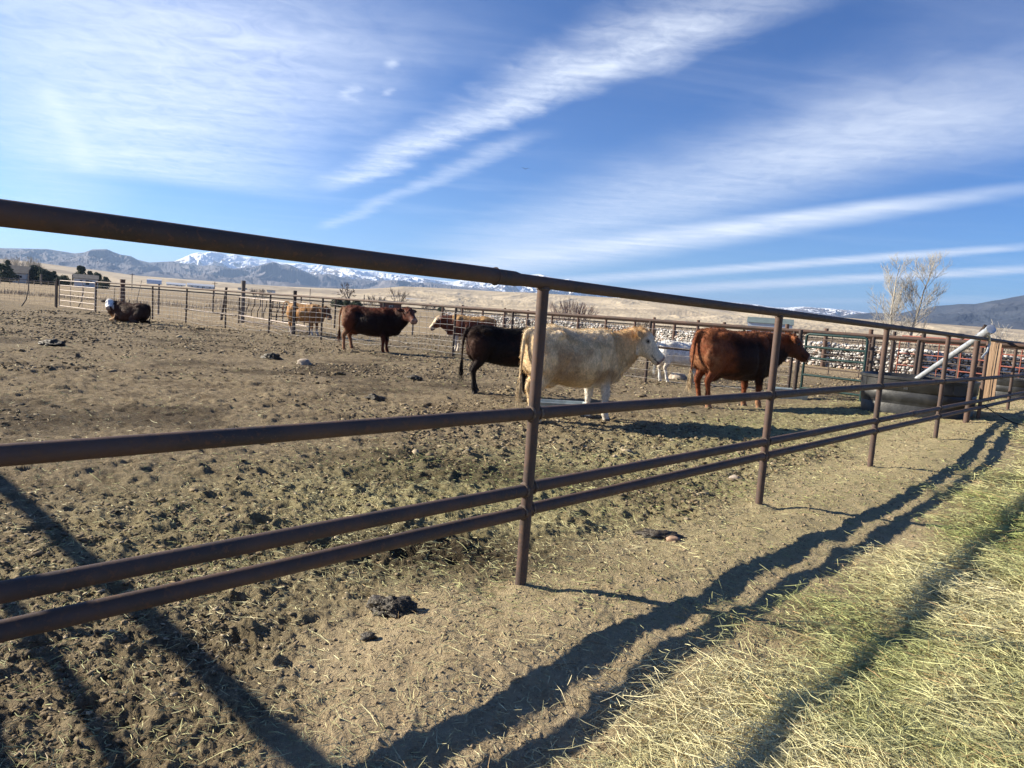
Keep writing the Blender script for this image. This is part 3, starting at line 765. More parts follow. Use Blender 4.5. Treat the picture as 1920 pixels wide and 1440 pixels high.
# ---- wire fence of the pasture at far left with crooked sticks
def stick(name, label, base, pts, r0, r1, mat, cat='post', group=None):
    mb = MB(); n = len(pts); mb.tube([Vector(p) for p in pts], [r0 + (r1 - r0) * i / (n - 1) for i in range(n)], 8)
    o = mb.build(name, mat); o.location = base; tag(o, label, cat, group); return o
def pasture_fence():
    rg = random.Random(3)
    root = empty('pasture_fence', gpt(104, 575)); tag(root, 'sagging square wire fence along the dry pasture at far left', 'fence')
    o = root.location
    a = gpt(104, 575) - o; b = gpt(-160, 550) - o
    mb = MB(); wire_panel(mb, a, b, .1, 1.3, 9, .45, rg, .03, .006); mb.build('wire_mesh', simple_mat('old_wire', (.20, .17, .14), (.14, .11, .09), 8, .7, .3, 0), root, smooth=False)
    b0 = gpt(38, 574)
    stick('crooked_stay', 'tall crooked branch stay leaning in the wire fence left of the gate', b0, [(-.0, 0, -.1), (.3, 0, .35), (.42, 0, .9), (.43, 0, 1.4), (.44, 0, 1.95)], .035, .02, M_WOOD)
    b1 = gpt(142, 575)
    stick('crooked_stay', 'crooked branch stay seen through the rails of the pale bar gate', b1, [(-.0, .2, -.1), (.2, .2, .35), (.33, .2, .9), (.34, .2, 1.35)], .035, .02, M_WOOD)
    b2 = gpt(248, 580)
    stick('crooked_stay', 'thin slanting branch stay right of the lying calf', b2, [(0, .4, -.1), (.12, .4, .8), (.36, .4, 1.9)], .03, .015, M_WOOD)
    stick('crooked_stay', 'thin slanting branch stay left of the lying calf', gpt(207, 578), [(0, .4, -.1), (.0, .4, .8), (.03, .4, 1.35)], .03, .015, M_WOOD)
pasture_fence()
def wood_post(px, ytop, ybase, w, label, mat, lean=0.0, name='wood_post', cat='post', group=None):
    b = gpt(px, ybase); top = None
    d = ray(px, ytop); h = HCAM + d.z * (b.y / d.y)
    mb = MB(); n = 6
    pts = [(lean * i / n, 0, -.2 + (h + .2) * i / n) for i in range(n + 1)]
    mb.tube(pts, [w * (1 + .08 * math.sin(i * 2.3)) * (1 - .05 * i / n) for i in range(n + 1)], 9)
    o = mb.build(name, mat); o.location = (b.x, b.y, zat(b.x, b.y)); tag(o, label, cat, group); return o
wood_post(454, 526, 605, .11, 'tall grey weathered post behind the curved-bar feeder panel', M_WOOD)
wood_post(414, 538, 600, .07, 'dark leaning post at the left end of the feeder panel', M_DARKPIPE, .25)
wood_post(550, 545, 627, .075, 'dark pipe post standing above the fence behind the tan calf', M_DARKPIPE)
wood_post(229, 524, 588, .13, 'stout brown post rising directly behind the lying calf', M_REDPOST)
wood_post(297, 533, 590, .05, 'thin pipe post just right of the lying calf', M_DARKPIPE)
wood_post(399, 541, 585, .05, 'thin pipe post left of the feeder panel behind the fence', M_DARKPIPE)
wood_post(491, 541, 596, .035, 'thin stake behind the middle of the feeder panel', M_WOOD)
wood_post(563, 556, 600, .05, 'short pipe post behind the rump of the tan calf', M_DARKPIPE)
wood_post(627, 562, 615, .05, 'pipe post between the tan calf and the red-brown cow', M_DARKPIPE)
wood_post(773, 590, 628, .05, 'low pipe post right of the red-brown cow chest', M_DARKPIPE)
wood_post(77, 514, 534, .3, 'thick pale post in the far rail fence at left', M_WOOD)
wood_post(105, 515, 535, .3, 'thick pale post in the far rail fence beside the gate', M_WOOD)
wood_post(136, 515, 536, .3, 'thick dark post in the far rail fence behind the gate', M_WOOD)
# rail fence far out in the pasture
def rail_fence():
    a, b = gpt(-80, 527), gpt(103, 536.5)
    root = empty('rail_fence', a); tag(root, 'low wooden rail fence far out in the pasture at left', 'fence'); o = Vector(a)
    for z in (1.2, .75):
        mb = MB(); mb.tube([Vector((0, 0, z)), (b - a) * .5 + Vector((0, 0, z + .05)), (b - a) + Vector((0, 0, z - .05))], .09 if z > 1 else .06, 6); mb.build('rail', M_WOOD, root)
    for k in range(12):
        p = (b - a) * (k / 11); mb = MB(); mb.tube([p + Vector((0, 0, -.2)), p + Vector((0, 0, 1.3))], .09, 6); mb.build('post', M_WOOD, root)
rail_fence()
# ---- curved bar feeder panels behind the fence
def feeder_panel():
    a = gpt(414, 606); b = gpt(549, 628)
    a = Vector((a.x + .4, a.y + 1.2, 0)); b = Vector((b.x + .4, b.y + .9, 0))
    root = empty('feeder_panel', a); tag(root, 'hay feeder panel with a pale top tube and curved dark bars behind the fence', 'feeder')
    pale = simple_mat('worn_white_paint', (.44, .38, .34), (.30, .24, .20), 9, .5, .1)
    d = b - a; n = d.normalized(); side = Vector((-n.y, n.x, 0))
    for z0, z1, mat, nm in ((1.32, 1.25, pale, 'top_rail'), (.42, .34, pale, 'lower_rail'), (.18, .12, M_DARKPIPE, 'bottom_rail')):
        mb = MB(); mb.tube([Vector((0, 0, z0)), d + Vector((0, 0, z1))], .030, 10); mb.build(nm, mat, root)
    K = 11
    for k in range(K):
        f = (k + .5) / K; p = d * f; zt, zb = 1.30 - .07 * f, .40 - .06 * f
        pts = []
        for i in range(9):
            g = i / 8; off = .22 * (sst(np.array(g), .3, .75) - .5)
            pts.append(p + n * float(off) * -1.6 * -1 + Vector((0, 0, zb + (zt - zb) * g)))
        mb = MB(); mb.tube(pts, .022, 8); mb.build('bar', M_DARKPIPE, root)
    for f in (0, 1):
        mb = MB(); mb.tube([d * f + Vector((0, 0, -.05)), d * f + Vector((0, 0, 1.35))], .04, 10); mb.build('end_post', M_DARKPIPE, root)
feeder_panel()
def back_gate():
    a, b = gpt(508, 612), gpt(541, 612)
    bar_gate('back_gate', 'small dark barred gate standing behind the tan calf rump', Vector((a.x, a.y, 0)), Vector((b.x, b.y, 0)), .1, 1.25, (.25, .5, .72, .95, 1.1), (.3,), M_DARKPIPE, .025)
back_gate()
# ---- green gate near the tank
GG0, GG1 = gpt(1499, 752), gpt(1611, 768)
def green_gate():
    a, b = Vector((GG0.x, GG0.y, 0)), Vector((GG1.x, GG1.y, 0))
    g = bar_gate('green_gate', 'dark green tube gate with bowed corners standing left of the black tank', a, b, .02, 1.50, (.30, .60, .98, 1.22), (), M_GREEN, .026, frame_r=.028)
    mb = MB(); mb.tube([Vector((-.12, .05, -.2)), Vector((-.12, .05, 1.58))], .045, 12); o = mb.build('hinge_post', M_DARKPIPE); o.location = a; tag(o, 'dark post carrying the green tube gate beside the big red cow', 'post')
green_gate()
# ================================================================ things in and around the pens
def at_dist(px, py, d):                # point on the survey ray at horizontal distance d
    r = ray(px, py); k = d / math.hypot(r.x, r.y); return Vector((r.x * k, r.y * k, HCAM + r.z * k))
def at_z(px, py, z): return gpt(px, py, z)
# ---- black stock tanks
M_TANK = simple_mat('black_rubber_plastic', (.009, .010, .012), (.034, .035, .036), 5, .5, 0, .35, .01, contrast=(.35, .75), detail=8)
M_WATER, _t, _b = new_mat('dark_water'); _b.inputs['Base Color'].default_value = (.01, .015, .02, 1); _b.inputs['Roughness'].default_value = .03
def stock_tank(label, c, ang, L_, W_, H_, group):
    root = empty('stock_tank', c, ang); tag(root, label, 'tank', group)
    def outline(k, n=64):
        a, b = L_ / 2 * k, W_ / 2 * k; out = []
        for i in range(n):
            th = 2 * math.pi * i / n; x, y = math.cos(th), math.sin(th)
            out.append((math.copysign(abs(x) ** .72, x) * a, math.copysign(abs(y) ** .72, y) * b))
        return out
    prof_ = [(.93, -.15), (.935, .0), (.945, .20 * H_ / .7), (.935, .215 * H_ / .7), (.958, .235 * H_ / .7), (.968, .42 * H_ / .7), (.955, .435 * H_ / .7), (.98, .455 * H_ / .7), (.985, H_ - .05), (1.01, H_ - .045), (1.012, H_), (.985, H_ + .006), (.965, H_ - .01), (.955, .2), (.90, .08)]
    vs = []; fs = []; n = 64
    for k, z in prof_: vs += [(x, y, z) for x, y in outline(k)]
    for i in range(len(prof_) - 1):
        for j in range(n): fs.append((i * n + j, i * n + (j + 1) % n, (i + 1) * n + (j + 1) % n, (i + 1) * n + j))
    fs.append(tuple((len(prof_) - 1) * n + j for j in range(n)))
    mb = MB(); mb.add(vs, fs); mb.build('shell', M_TANK, root)
    mb = MB(); mb.add([(x, y, H_ - .12) for x, y in outline(.957)], [tuple(range(64))]); mb.build('water', M_WATER, root, smooth=False)
    for i in range(0, 64, 8):
        x, y = outline(.985)[i]; mb = MB(); th = math.atan2(y, x)
        mb.box((x * .985, y * .985, (H_ + .44) / 2 - .02), (.03, .07, H_ - .50), Matrix.Rotation(th, 3, 'Z')); mb.build('rib', M_TANK, root, smooth=False)
    return root
tk = Vector(fpt(12.0, -1.05)); tk.z = zat(tk.x, tk.y) + .0
stock_tank('large round black stock tank standing against the fence under the steel pipe', tk, R(-42), 1.88, 1.78, .66, 'black stock tanks')
tk2 = Vector(fpt(20.0, -.72)); tk2.z = zat(tk2.x, tk2.y)
stock_tank('smaller dark stock tank right of the brown plank panel at the picture edge', tk2, R(-45), 1.25, 1.2, .52, 'black stock tanks')
# ---- diagonal galvanised pipe with a cap and clamp
def steel_pipe():
    a = at_z(1702, 722, .62); b = Vector(fpt(11.30, -.02, 1.700)); d = (b - a).normalized()
    e = b + d * .04
    root = empty('steel_pipe', a); tag(root, 'bright galvanised pipe slanting from the stock tank over the top rail', 'pipe')
    mb = MB(); mb.tube([Vector((0, 0, 0)) - d * .35, b - a, e - a], .052, 24); mb.build('tube', M_GALV, root)
    mb = MB(); mb.tube([e - a - d * .14, e - a - d * .12, e - a + d * .02, e - a + d * .05, e - a + d * .17, e - a + d * .175], [.054, .068, .068, .062, .078, .050], 24)
    mb.build('coupler', M_GALV, root)
    for q in (-.05, .02): 
        mb = MB(); ring_bead(mb, b - a + d * (q - .10), d, .057, .008); mb.build('band', M_GALV, root)
    mb = MB(); c = e - a + Vector((.12, .10, -.05))
    mb.tube([c + Vector((-.06, -.05, .05)), c + Vector((.04, .03, .0)), c + Vector((.10, .08, -.12)), c + Vector((.04, .04, -.26)), c + Vector((-.10, -.06, -.36))], [.022, .022, .02, .016, .014], 10); mb.build('latch', M_GALV, root)
    mb = MB(); mb.tube([e - a - d * .15 + Vector((0, 0, .07)), e - a - d * .02 + Vector((0, 0, .13))], .03, 10); mb.build('stub', M_DARKPIPE, root)
steel_pipe()
def end_post(s, t, h, r, label, mat=None):
    b = fpt(s, t); mb = MB(); mb.tube([(0, 0, -.3), (.01, 0, h)], r, 16); o = mb.build('end_post', mat or M_DARKPIPE); o.location = (b.x, b.y, 0); tag(o, label, 'post'); return o
end_post(11.15, -.078, 1.58, .045, 'rusty end post of the cross fence just left of the brown plank panel', M_PIPE)
# ---- plank panel wired on the fence
def plank_panel():
    M_P = simple_mat('sunbleached_plank', (.40, .27, .17), (.28, .18, .11), 4, .85, 0, .5, .01, (10, 10, .8))
    root = empty('plank_panel', fpt(13.35, -.16, 0), -R(42.8)); tag(root, 'upright brown plank panel wired to the fence beside the steel pipe', 'panel')
    for k in range(2):
        mb = MB(); mb.box((-.052 + k * .104, random.uniform(-.006, .006), 1.04 + random.uniform(-.02, .02)), (.10, .028, 1.10)); mb.build('plank', M_P, root, smooth=False)
    for z in (.62, 1.40): mb = MB(); mb.box((0, .035, z), (.21, .035, .07)); mb.build('batten', M_P, root, smooth=False)
    mb = MB(); mb.tube([(.02, -.03, .45), (.01, -.035, 1.0), (.03, -.03, 1.6)], .006, 6); mb.build('tie_wire', M_DARKPIPE, root)
plank_panel()
def cord():
    mb = MB(); p0 = Vector(fpt(11.75, .04, .50)); pts = []
    for i in range(14):
        f = i / 13; s = 11.75 - f * .35; t = .04 + f * 1.25; z = .50 * (1 - f) ** 2.2
        q = fpt(s, t); pts.append(Vector((q.x, q.y, max(z + zat(q.x, q.y) * f, zat(q.x, q.y) + .012))))
    mb.tube([p - p0 for p in pts], .009, 8); o = mb.build('cord', simple_mat('black_cord', (.012, .011, .010), None, 20, .8)); o.location = p0
    tag(o, 'black cord trailing from the lower rail onto the hay near the stock tank', 'cord')
cord()
# ---- low troughs
def trough(label, c, ang, L_, W_, H_):
    root = empty('feed_trough', c, ang); tag(root, label, 'trough', 'low feed troughs'); m = simple_mat('grey_blue_trough', (.42, .50, .52), (.30, .36, .38), 8, .5, .2)
    mb = MB(); a, b = L_ / 2, W_ / 2; t = .02; k = .8
    o = [(-a * .96, -b * k, 0), (a * .96, -b * k, 0), (a * .96, b * k, 0), (-a * .96, b * k, 0), (-a, -b, H_), (a, -b, H_), (a, b, H_), (-a, b, H_)]
    i_ = [(-a + t, -b + t, H_), (a - t, -b + t, H_), (a - t, b - t, H_), (-a + t, b - t, H_), (-a * .94, -b * k + t, .04), (a * .94, -b * k + t, .04), (a * .94, b * k - t, .04), (-a * .94, b * k - t, .04)]
    mb.add(o + i_, [(3, 2, 1, 0), (0, 1, 5, 4), (1, 2, 6, 5), (2, 3, 7, 6), (3, 0, 4, 7), (4, 5, 9, 8), (5, 6, 10, 9), (6, 7, 11, 10), (7, 4, 8, 11), (8, 9, 13, 12), (9, 10, 14, 13), (10, 11, 15, 14), (11, 8, 12, 15), (12, 13, 14, 15)])
    mb.build('basin', m, root, smooth=False)
    mb = MB(); mb.tube([(-a, -b, H_), (a, -b, H_), (a, b, H_), (-a, b, H_), (-a, -b, H_)], .014, 8); mb.build('rim', m, root)
g = gpt(1044, 778); trough('low grey-blue feed trough on the ground behind the cream cow', (g.x, g.y - .1, zat(g.x, g.y)), R(8), .85, .36, .17)
g = gpt(1476, 750); trough('low grey-blue feed trough under the muzzle of the big red-brown cow', (g.x, g.y, zat(g.x, g.y)), R(-12), .8, .38, .22)
# ---- manure heap, stones
M_DUNG = simple_mat('fresh_dung', (.026, .020, .014), (.055, .042, .026), 30, .55, 0, .8, .01)
M_STONE = simple_mat('pale_stone', (.42, .36, .29), (.28, .22, .17), 9, .8, 0, .5, .01)
def lump(name, label, cat, p, sx, sy, sz, mat, seed, rough=.4, sub=4, group=None, rz=0):
    bm = bmesh.new(); bmesh.ops.create_icosphere(bm, subdivisions=sub, radius=1); from mathutils import noise as mn
    rg = random.Random(seed); off = Vector((rg.uniform(-9, 9),) * 3)
    for v in bm.verts:
        n = v.co.copy(); v.co *= 1 + rough * (mn.noise(n * 1.3 + off) * .8 + .35 * mn.noise(n * 3.4 + off) + .35 * mn.noise(n * 9 + off)+ .2 * mn.noise(n * 19 + off))
        v.co = Vector((v.co.x * sx, v.co.y * sy, v.co.z * sz))
    me = bpy.data.meshes.new(name); bm.to_mesh(me); bm.free(); o = link(name, me, mat); o.location = (p.x, p.y, zat(p.x, p.y) + sz * .25); o.rotation_euler.z = rz
    tag(o, label, cat, group)
lump('dung_heap', 'dark crusty dung heap on the ground left of the nearest post', 'dung', gpt(735, 1152), .11, .075, .055, M_DUNG, 1, .5, 5)
lump('dung_heap', 'flat dark dung pat on the strip between the first two posts', 'dung', gpt(1236, 1012), .13, .07, .03, M_DUNG, 2, .8)
lump('stone', 'reddish brown stone lying by the flat dung pat', 'stone', gpt(1262, 1022), .055, .03, .025, simple_mat('red_stone', (.36, .24, .16), (.25, .16, .11), 20, .8), 3, .4, 3)
lump('stone', 'pale pinkish boulder lying in the middle of the pen floor', 'stone', gpt(570, 684), .17, .13, .10, M_STONE, 4, .5, 3)
lump('stone', 'brown boulder on the ground below the white calf', 'stone', gpt(1271, 712), .24, .16, .15, M_STONE, 5, .4, 3)
lump('dung_heap', 'dark dung heap near the bottom left of the pen floor', 'dung', gpt(97, 648), .26, .15, .09, M_DUNG, 6, .8)
lump('dung_heap', 'dark dung heap on the pen floor below the red cow shadow', 'dung', gpt(778, 714), .15, .09, .05, M_DUNG, 7, .8)
lump('dung_heap', 'round dark dung heap in the middle distance left of the pink boulder', 'dung', gpt(510, 672), .22, .14, .10, M_DUNG, 8, .8)
lump('dung_heap', 'small dark dung heap under the middle rail left of centre', 'dung', gpt(703, 752), .11, .08, .05, M_DUNG, 9, .8)
lump('dung_heap', 'small dung clod at the edge of the tan strip', 'dung', gpt(690, 1208), .035, .025, .02, M_DUNG, 10, .8, 3)
lump('stone', 'small pale stone on the strip right of the second post', 'stone', gpt(1378, 898), .06, .04, .03, M_STONE, 11, .4, 3)
# ---- dry pile against the near fence at right: posts of the inner pen, seen through
# ---- rock wall held in wire, with red-brown posts
def rock_wall():
    line = [Vector(q) for q in ((-7, 68, 0), (9.0, 53.5, 0), (15.4, 35.4, 0), (18.4, 32.6, 0), (30, 33.5, 0))]
    root = empty('rock_wall', line[0]); tag(root, 'long low wall of piled grey and pink cobbles held between posts behind the pens', 'wall'); o = line[0]
    r2 = np.random.default_rng(5); X, Y, Z, S, CL = [], [], [], [], []
    core = MB()
    for a, b in zip(line[:-1], line[1:]):
        d = b - a; ln = d.length; u = d / ln; n = Vector((-u.y, u.x, 0))
        if n.y > 0: n = -n
        core.box((a + b) / 2 - n * .32 - o + Vector((0, 0, .52)), (ln + .2, .52, 1.10), Matrix.Rotation(math.atan2(u.y, u.x), 3, 'Z'))
        step = .135
        for i in range(int(ln / step)):
            for k in range(9):
                s = (i + .5 * (k % 2)) * step + r2.normal(0, .02); z = .06 + k * .135 + r2.normal(0, .018)
                if k == 8 and r2.uniform() < .35: continue
                p = a + u * s + n * (r2.normal(0, .03)) - o
                X.append(p.x); Y.append(p.y); Z.append(z); S.append(.05 + .075 * r2.uniform() ** 1.6)
            for k in range(4):
                p = a + u * (i * step + r2.normal(0, .03)) - n * (.13 + k * .14) - o; X.append(p.x); Y.append(p.y); Z.append(1.12 + r2.normal(0, .03)); S.append(r2.uniform(.055, .10))
    core.build('core', simple_mat('wall_core', (.10, .085, .07), (.05, .045, .04), 12, .95), root, smooth=False)
    X, Y, Z, S = map(np.array, (X, Y, Z, S)); n = len(X)
    u = r2.uniform(0, 1, (n, 1)); col = np.array([[.50, .48, .45]]) * u + np.array([[.22, .21, .20]]) * (1 - u)
    q = r2.uniform(0, 1, (n, 1)); col = np.where(q < .14, np.array([[.44, .34, .28]]), col); col = np.where(q > .84, np.array([[.62, .60, .57]]), col)
    sc_ = np.stack([S * r2.uniform(.9, 1.4, n), S * r2.uniform(.8, 1.2, n), S * r2.uniform(.7, 1.05, n)], 1)
    V, F, CC = scatter([rock_proto(s, 1, .95, .35, .06) for s in range(5)], X, Y, Z, sc_, r2.uniform(0, 6.28, n), col)
    link('cobbles', mesh_np('cobbles', V, F, CC), vcol_mat('cobble', .85, .2, 20, .3), root, smooth=True)
    for a, b in zip(line[:-1], line[1:]):
        d = b - a; ln = d.length; k = max(2, int(ln / 2.6))
        for i in range(k):
            p = a + d * (i / k) - o; nn_ = Vector((d.y, -d.x, 0)).normalized()
            if nn_.y > 0: nn_ = -nn_
            mb = MB(); mb.tube([p + nn_ * .16 + Vector((0, 0, -.2)), p + nn_ * .16 + Vector((.02, 0, 1.9 + .12 * math.sin(i * 2.3)))], .10, 9); mb.build('post', M_REDPOST, root)
rock_wall()
# ---- corral panels in front of the wall at right
def corral_panel(label, a, b, h, n, mats, r=.024):
    root = empty('corral_panel', a); tag(root, label, 'corral panel', 'corral panels before the rock wall'); d = Vector(b) - Vector(a); d.z = 0
    M0 = mats[0]
    mb = MB(); c = .05; q = lambda f, z: d * f + Vector((0, 0, z))
    mb.tube([q(0, -.05), q(0, h - .14), q(.01, h - .05), q(.035, h), q(.965, h), q(.99, h - .05), q(1, h - .14), q(1, -.05)], r * 1.15, 10); mb.build('frame', M0, root)
    for i in range(n):
        z = .22 + (h - .42) * i / (n - 1); mb = MB(); mb.tube([q(0, z), q(1, z)], r, 8); mb.build('rail', mats[i % len(mats)], root)
    for f in (.34, .67): mb = MB(); mb.tube([q(f, .0), q(f, h)], r * .9, 8); mb.build('upright', M0, root)
P = lambda px, d: (lambda v: Vector((v.x, v.y, 0)))(at_dist(px, 700, d))
corral_panel('brown corral panel seen through the green gate before the cobble wall', P(1497, 31), P(1672, 29.5), 1.55, 5, [M_DARKPIPE], .022)
corral_panel('red and dark railed corral panel directly above the large stock tank', P(1680, 30), P(1795, 28.5), 1.72, 7, [M_RED, M_DARKPIPE], .020)
corral_panel('red and dark railed corral panel behind the slanting steel pipe', P(1797, 28), P(1872, 27), 1.72, 7, [M_RED, M_DARKPIPE], .020)
corral_panel('red railed corral panel right of the brown plank panel', P(1874, 27), P(1990, 25.5), 1.72, 8, [M_RED, M_DARKPIPE], .020)
def panel_posts():
    for px, d, lab in ((1668, 29.2, 'dark gate post between the brown and the red corral panels'), (1796, 28.3, 'dark post joining two red corral panels beyond the steel pipe'), (1723, 24, 'thin brown post in the pen behind the left half of the stock tank')):
        p = P(px, d); mb = MB(); mb.tube([(0, 0, -.2), (0, 0, 1.85)], .06, 10); o = mb.build('panel_post', M_DARKPIPE); o.location = p; tag(o, lab, 'post')
panel_posts()
# ================================================================ cattle
def ell_ring(c, u, v, ru, rv, n=20, e=1.0, pinch=0.0):
    """ring in the plane of u, v around c; pinch narrows the v>0 side"""
    out = []
    for i in range(n):
        th = 2 * math.pi * i / n; cu, sv = math.cos(th), math.sin(th)
        a = math.copysign(abs(cu) ** e, cu); b = math.copysign(abs(sv) ** e, sv)
        k = 1 - pinch * max(b, 0) ** 2
        out.append(Vector(c) + Vector(u) * (a * ru * k) + Vector(v) * (b * rv))
    return out
def loft(mb, rings):
    n = len(rings[0]); vs = [p for r in rings for p in r]; m_ = len(rings)
    fs = [(i * n + j, i * n + (j + 1) % n, (i + 1) * n + (j + 1) % n, (i + 1) * n + j) for i in range(m_ - 1) for j in range(n)]
    c0 = sum(rings[0], Vector()) / n; c1 = sum(rings[-1], Vector()) / n
    vs += [c0, c1]; a, b = len(vs) - 2, len(vs) - 1
    fs += [(a, (j + 1) % n, j) for j in range(n)] + [(b, (m_ - 1) * n + j, (m_ - 1) * n + (j + 1) % n) for j in range(n)]
    mb.add(vs, fs)
def catmull(P, k):
    """smooth resample of rows of numbers"""
    P = [np.array(p, float) for p in P]; out = []
    for i in range(len(P) - 1):
        p0, p1, p2, p3 = P[max(i - 1, 0)], P[i], P[i + 1], P[min(i + 2, len(P) - 1)]
        for j in range(k):
            t = j / k; out.append(.5 * ((2 * p1) + (-p0 + p2) * t + (2 * p0 - 5 * p1 + 4 * p2 - p3) * t * t + (-p0 + 3 * p1 - 3 * p2 + p3) * t ** 3))
    out.append(P[-1]); return out
def limb(mb, rows, k=3, n=14):
    """rows: x, y, z, rx, ry"""
    rows = catmull(rows, k); m_ = len(rows); rings = []
    for i, r in enumerate(rows):
        a, b = rows[max(i - 1, 0)], rows[min(i + 1, m_ - 1)]
        d = Vector(b[:3] - a[:3]).normalized(); lat = Vector((0, 1, 0)); f = lat.cross(d).normalized(); l2 = d.cross(f).normalized()
        rings.append(ell_ring(r[:3], f, l2, max(r[3], .006), max(r[4], .006), n))
    loft(mb, rings)
def make_cattle(name, label, loc, heading, scale=1.0, head=(1.10, 0, 1.34), hdir=(.80, 0, -.60), colf=None, group='cattle in the pens', cat='cow',
                fleet=(0, 0), hleet=(0, 0), lying=False, fat=1.0, legmul=1.16, tail='hang', fuzz=9000, tuft=True, seed=1, switch_col=(.6, .5, .35), muzzle=(.35, .24, .2), vox=.0155, hk=1.20, neckfat=1.0, dewlap=1.0, udder=0.0, eye=True):
    rg = random.Random(seed); mb = MB()
    dz = -.50 if lying else 0.0
    # ---- trunk
    st = [(-.815, 1.13, 1.00, .055, 1.06), (-.80, 1.19, .90, .12, 1.05), (-.76, 1.25, .78, .195, 1.03), (-.68, 1.305, .67, .245, 1.02), (-.56, 1.335, .615, .270, 1.00),
          (-.42, 1.340, .575, .280, .96), (-.25, 1.325, .545, .310, .90), (-.05, 1.312, .515, .335, .88), (.15, 1.312, .505, .330, .88), (.32, 1.325, .51, .295, .90),
          (.46, 1.335, .525, .255, .92), (.58, 1.325, .54, .220, .93), (.68, 1.28, .575, .185, .92), (.76, 1.19, .64, .14, .90), (.81, 1.08, .74, .08, .90)]
    rings = []
    for r in catmull(st, 3):
        x, zt, zb, hw, zm = r; hw *= fat; zt += dz; zb = zb + dz if not lying else max(zb + dz, -.02); zm += dz
        if fat != 1 and not lying: zb = zb - (fat - 1) * .35
        ring = []
        for i in range(28):
            th = 2 * math.pi * i / 28; c, s = math.cos(th), math.sin(th)
            yy = math.copysign(abs(c) ** .82, c) * hw; zz = zm + (s ** 1 * (zt - zm) if s > 0 else s * (zm - zb))
            if s > 0: yy *= 1 - .16 * s ** 3
            else: yy *= 1 - .08 * (-s) ** 2
            ring.append(Vector((x, yy, zz)))
        rings.append(ring)
    loft(mb, rings)
    # hip bones, spine, shoulder blades
    def blob(c, r, sub=2):
        bm = bmesh.new(); bmesh.ops.create_icosphere(bm, subdivisions=sub, radius=1)
        mb.add([Vector(c) + Vector((v.co.x * r[0], v.co.y * r[1], v.co.z * r[2])) for v in bm.verts], [[v.index for v in f.verts] for f in bm.faces]); bm.free()
    for s in (-1, 1):
        blob((-.46, s * .185 * fat, 1.20 + dz), (.15, .08, .085)); blob((-.73, s * .10, 1.12 + dz), (.09, .06, .09)); blob((.42, s * .15 * fat, 1.08 + dz), (.17, .095, .22))
        if not lying: blob((-.57, s * .175 * fat, .90), (.22, .115, .30))
    if udder: blob((-.42, 0, .58 + dz - .02 * udder), (.17 * udder, .13 * udder, .12 * udder))
    # ---- neck and head
    P1 = Vector(head); P1.z += dz * (1 if lying else 0); D = Vector(hdir).normalized()
    side = Vector((0, 0, 1)).cross(D); side.normalize(); up = D.cross(side).normalized()     # side = left of the head
    base = Vector((.50, 0, 1.00 + dz)); base2 = Vector((.68, 0, 1.04 + dz))
    nk = P1 - up * .055 + D * .035
    path = catmull([(*(base - Vector((0, 0, .02))), .34, .20), (*(base2 - Vector((0, 0, .06))), .34 * neckfat, .18), (*(base2.lerp(nk, .55) - Vector((0, 0, .05))), .265 * neckfat, .15), (*(nk - Vector((0, 0, .02))), .185, .125), (*(nk + D * .07), .11, .095)], 5)
    rings = []
    for i, r in enumerate(path):
        a, b = path[max(i - 1, 0)], path[min(i + 1, len(path) - 1)]; d = Vector(b[:3] - a[:3]).normalized()
        sd = Vector((0, 0, 1)).cross(d); sd = sd.normalized() if sd.length > .01 else Vector((0, 1, 0)); u2 = d.cross(sd).normalized()
        rings.append(ell_ring(r[:3], sd, u2, r[4], r[3], 20, .95))
    loft(mb, rings)
    if dewlap:  # brisket and dewlap
        limb(mb, [(.62, 0, .66 + dz + (.06 if lying else 0), .07, .06), (.74, 0, .66 + dz, .10 * dewlap, .07), (.82, 0, .78 + dz, .085 * dewlap, .055), (.88, 0, .93 + dz, .07 * dewlap, .045)], 3)
    Dh = D * .90
    hs = [(-.03, .055, .05, -.02), (.0, .085, .085, -.005), (.05, .125, .110, -.020), (.11, .146, .118, -.034), (.17, .143, .116, -.042), (.23, .124, .100, -.044), (.30, .100, .082, -.044), (.37, .086, .072, -.046),
          (.42, .082, .078, -.046), (.46, .078, .083, -.046), (.49, .066, .075, -.046), (.508, .040, .045, -.046)]
    rings = []
    for r in catmull(hs, 3):
        rings.append(ell_ring(P1 + Dh * r[0] * hk + up * r[3] * hk, side, up, r[2] * hk * 1.14, r[1] * hk * 1.06, 22, .88))
    loft(mb, rings)
    def hp(u, w, v): return P1 + (Dh * u + up * w + side * v * 1.1) * hk
    def ss(c, a, b, cc, r):        # ellipsoid in head axes
        bm = bmesh.new(); bmesh.ops.create_icosphere(bm, subdivisions=2, radius=1)
        mb.add([Vector(c) + (D * (v.co.x * r[0]) + up * (v.co.y * r[1]) + side * (v.co.z * r[2])) * hk for v in bm.verts], [[v.index for v in f.verts] for f in bm.faces]); bm.free()
    for s in (-1, 1):
        ss(hp(.155, .045, s * .088), 0, 0, 0, (.05, .030, .028))      # brow
        ss(hp(.20, -.075, s * .07), 0, 0, 0, (.09, .06, .04))          # jaw muscle
        ss(hp(.465, -.025, s * .045), 0, 0, 0, (.035, .03, .03))       # nostril wing
        # ear
        e0 = hp(.015, .015, s * .085); ed = (side * s * .93 - D * .18 - up * .10).normalized(); en = (up * .8 + D * .55); en = (en - ed * en.dot(ed)).normalized(); ew = ed.cross(en).normalized()
        er = [ell_ring(e0 + ed * a * hk + en * (b), ew, en, w * hk, th, 12) for a, w, th, b in ((-.02, .03, .028, 0), (.03, .036, .024, 0), (.08, .058, .017, .004), (.13, .055, .014, .002), (.17, .034, .012, -.006), (.195, .012, .01, -.012))]
        loft(mb, er)
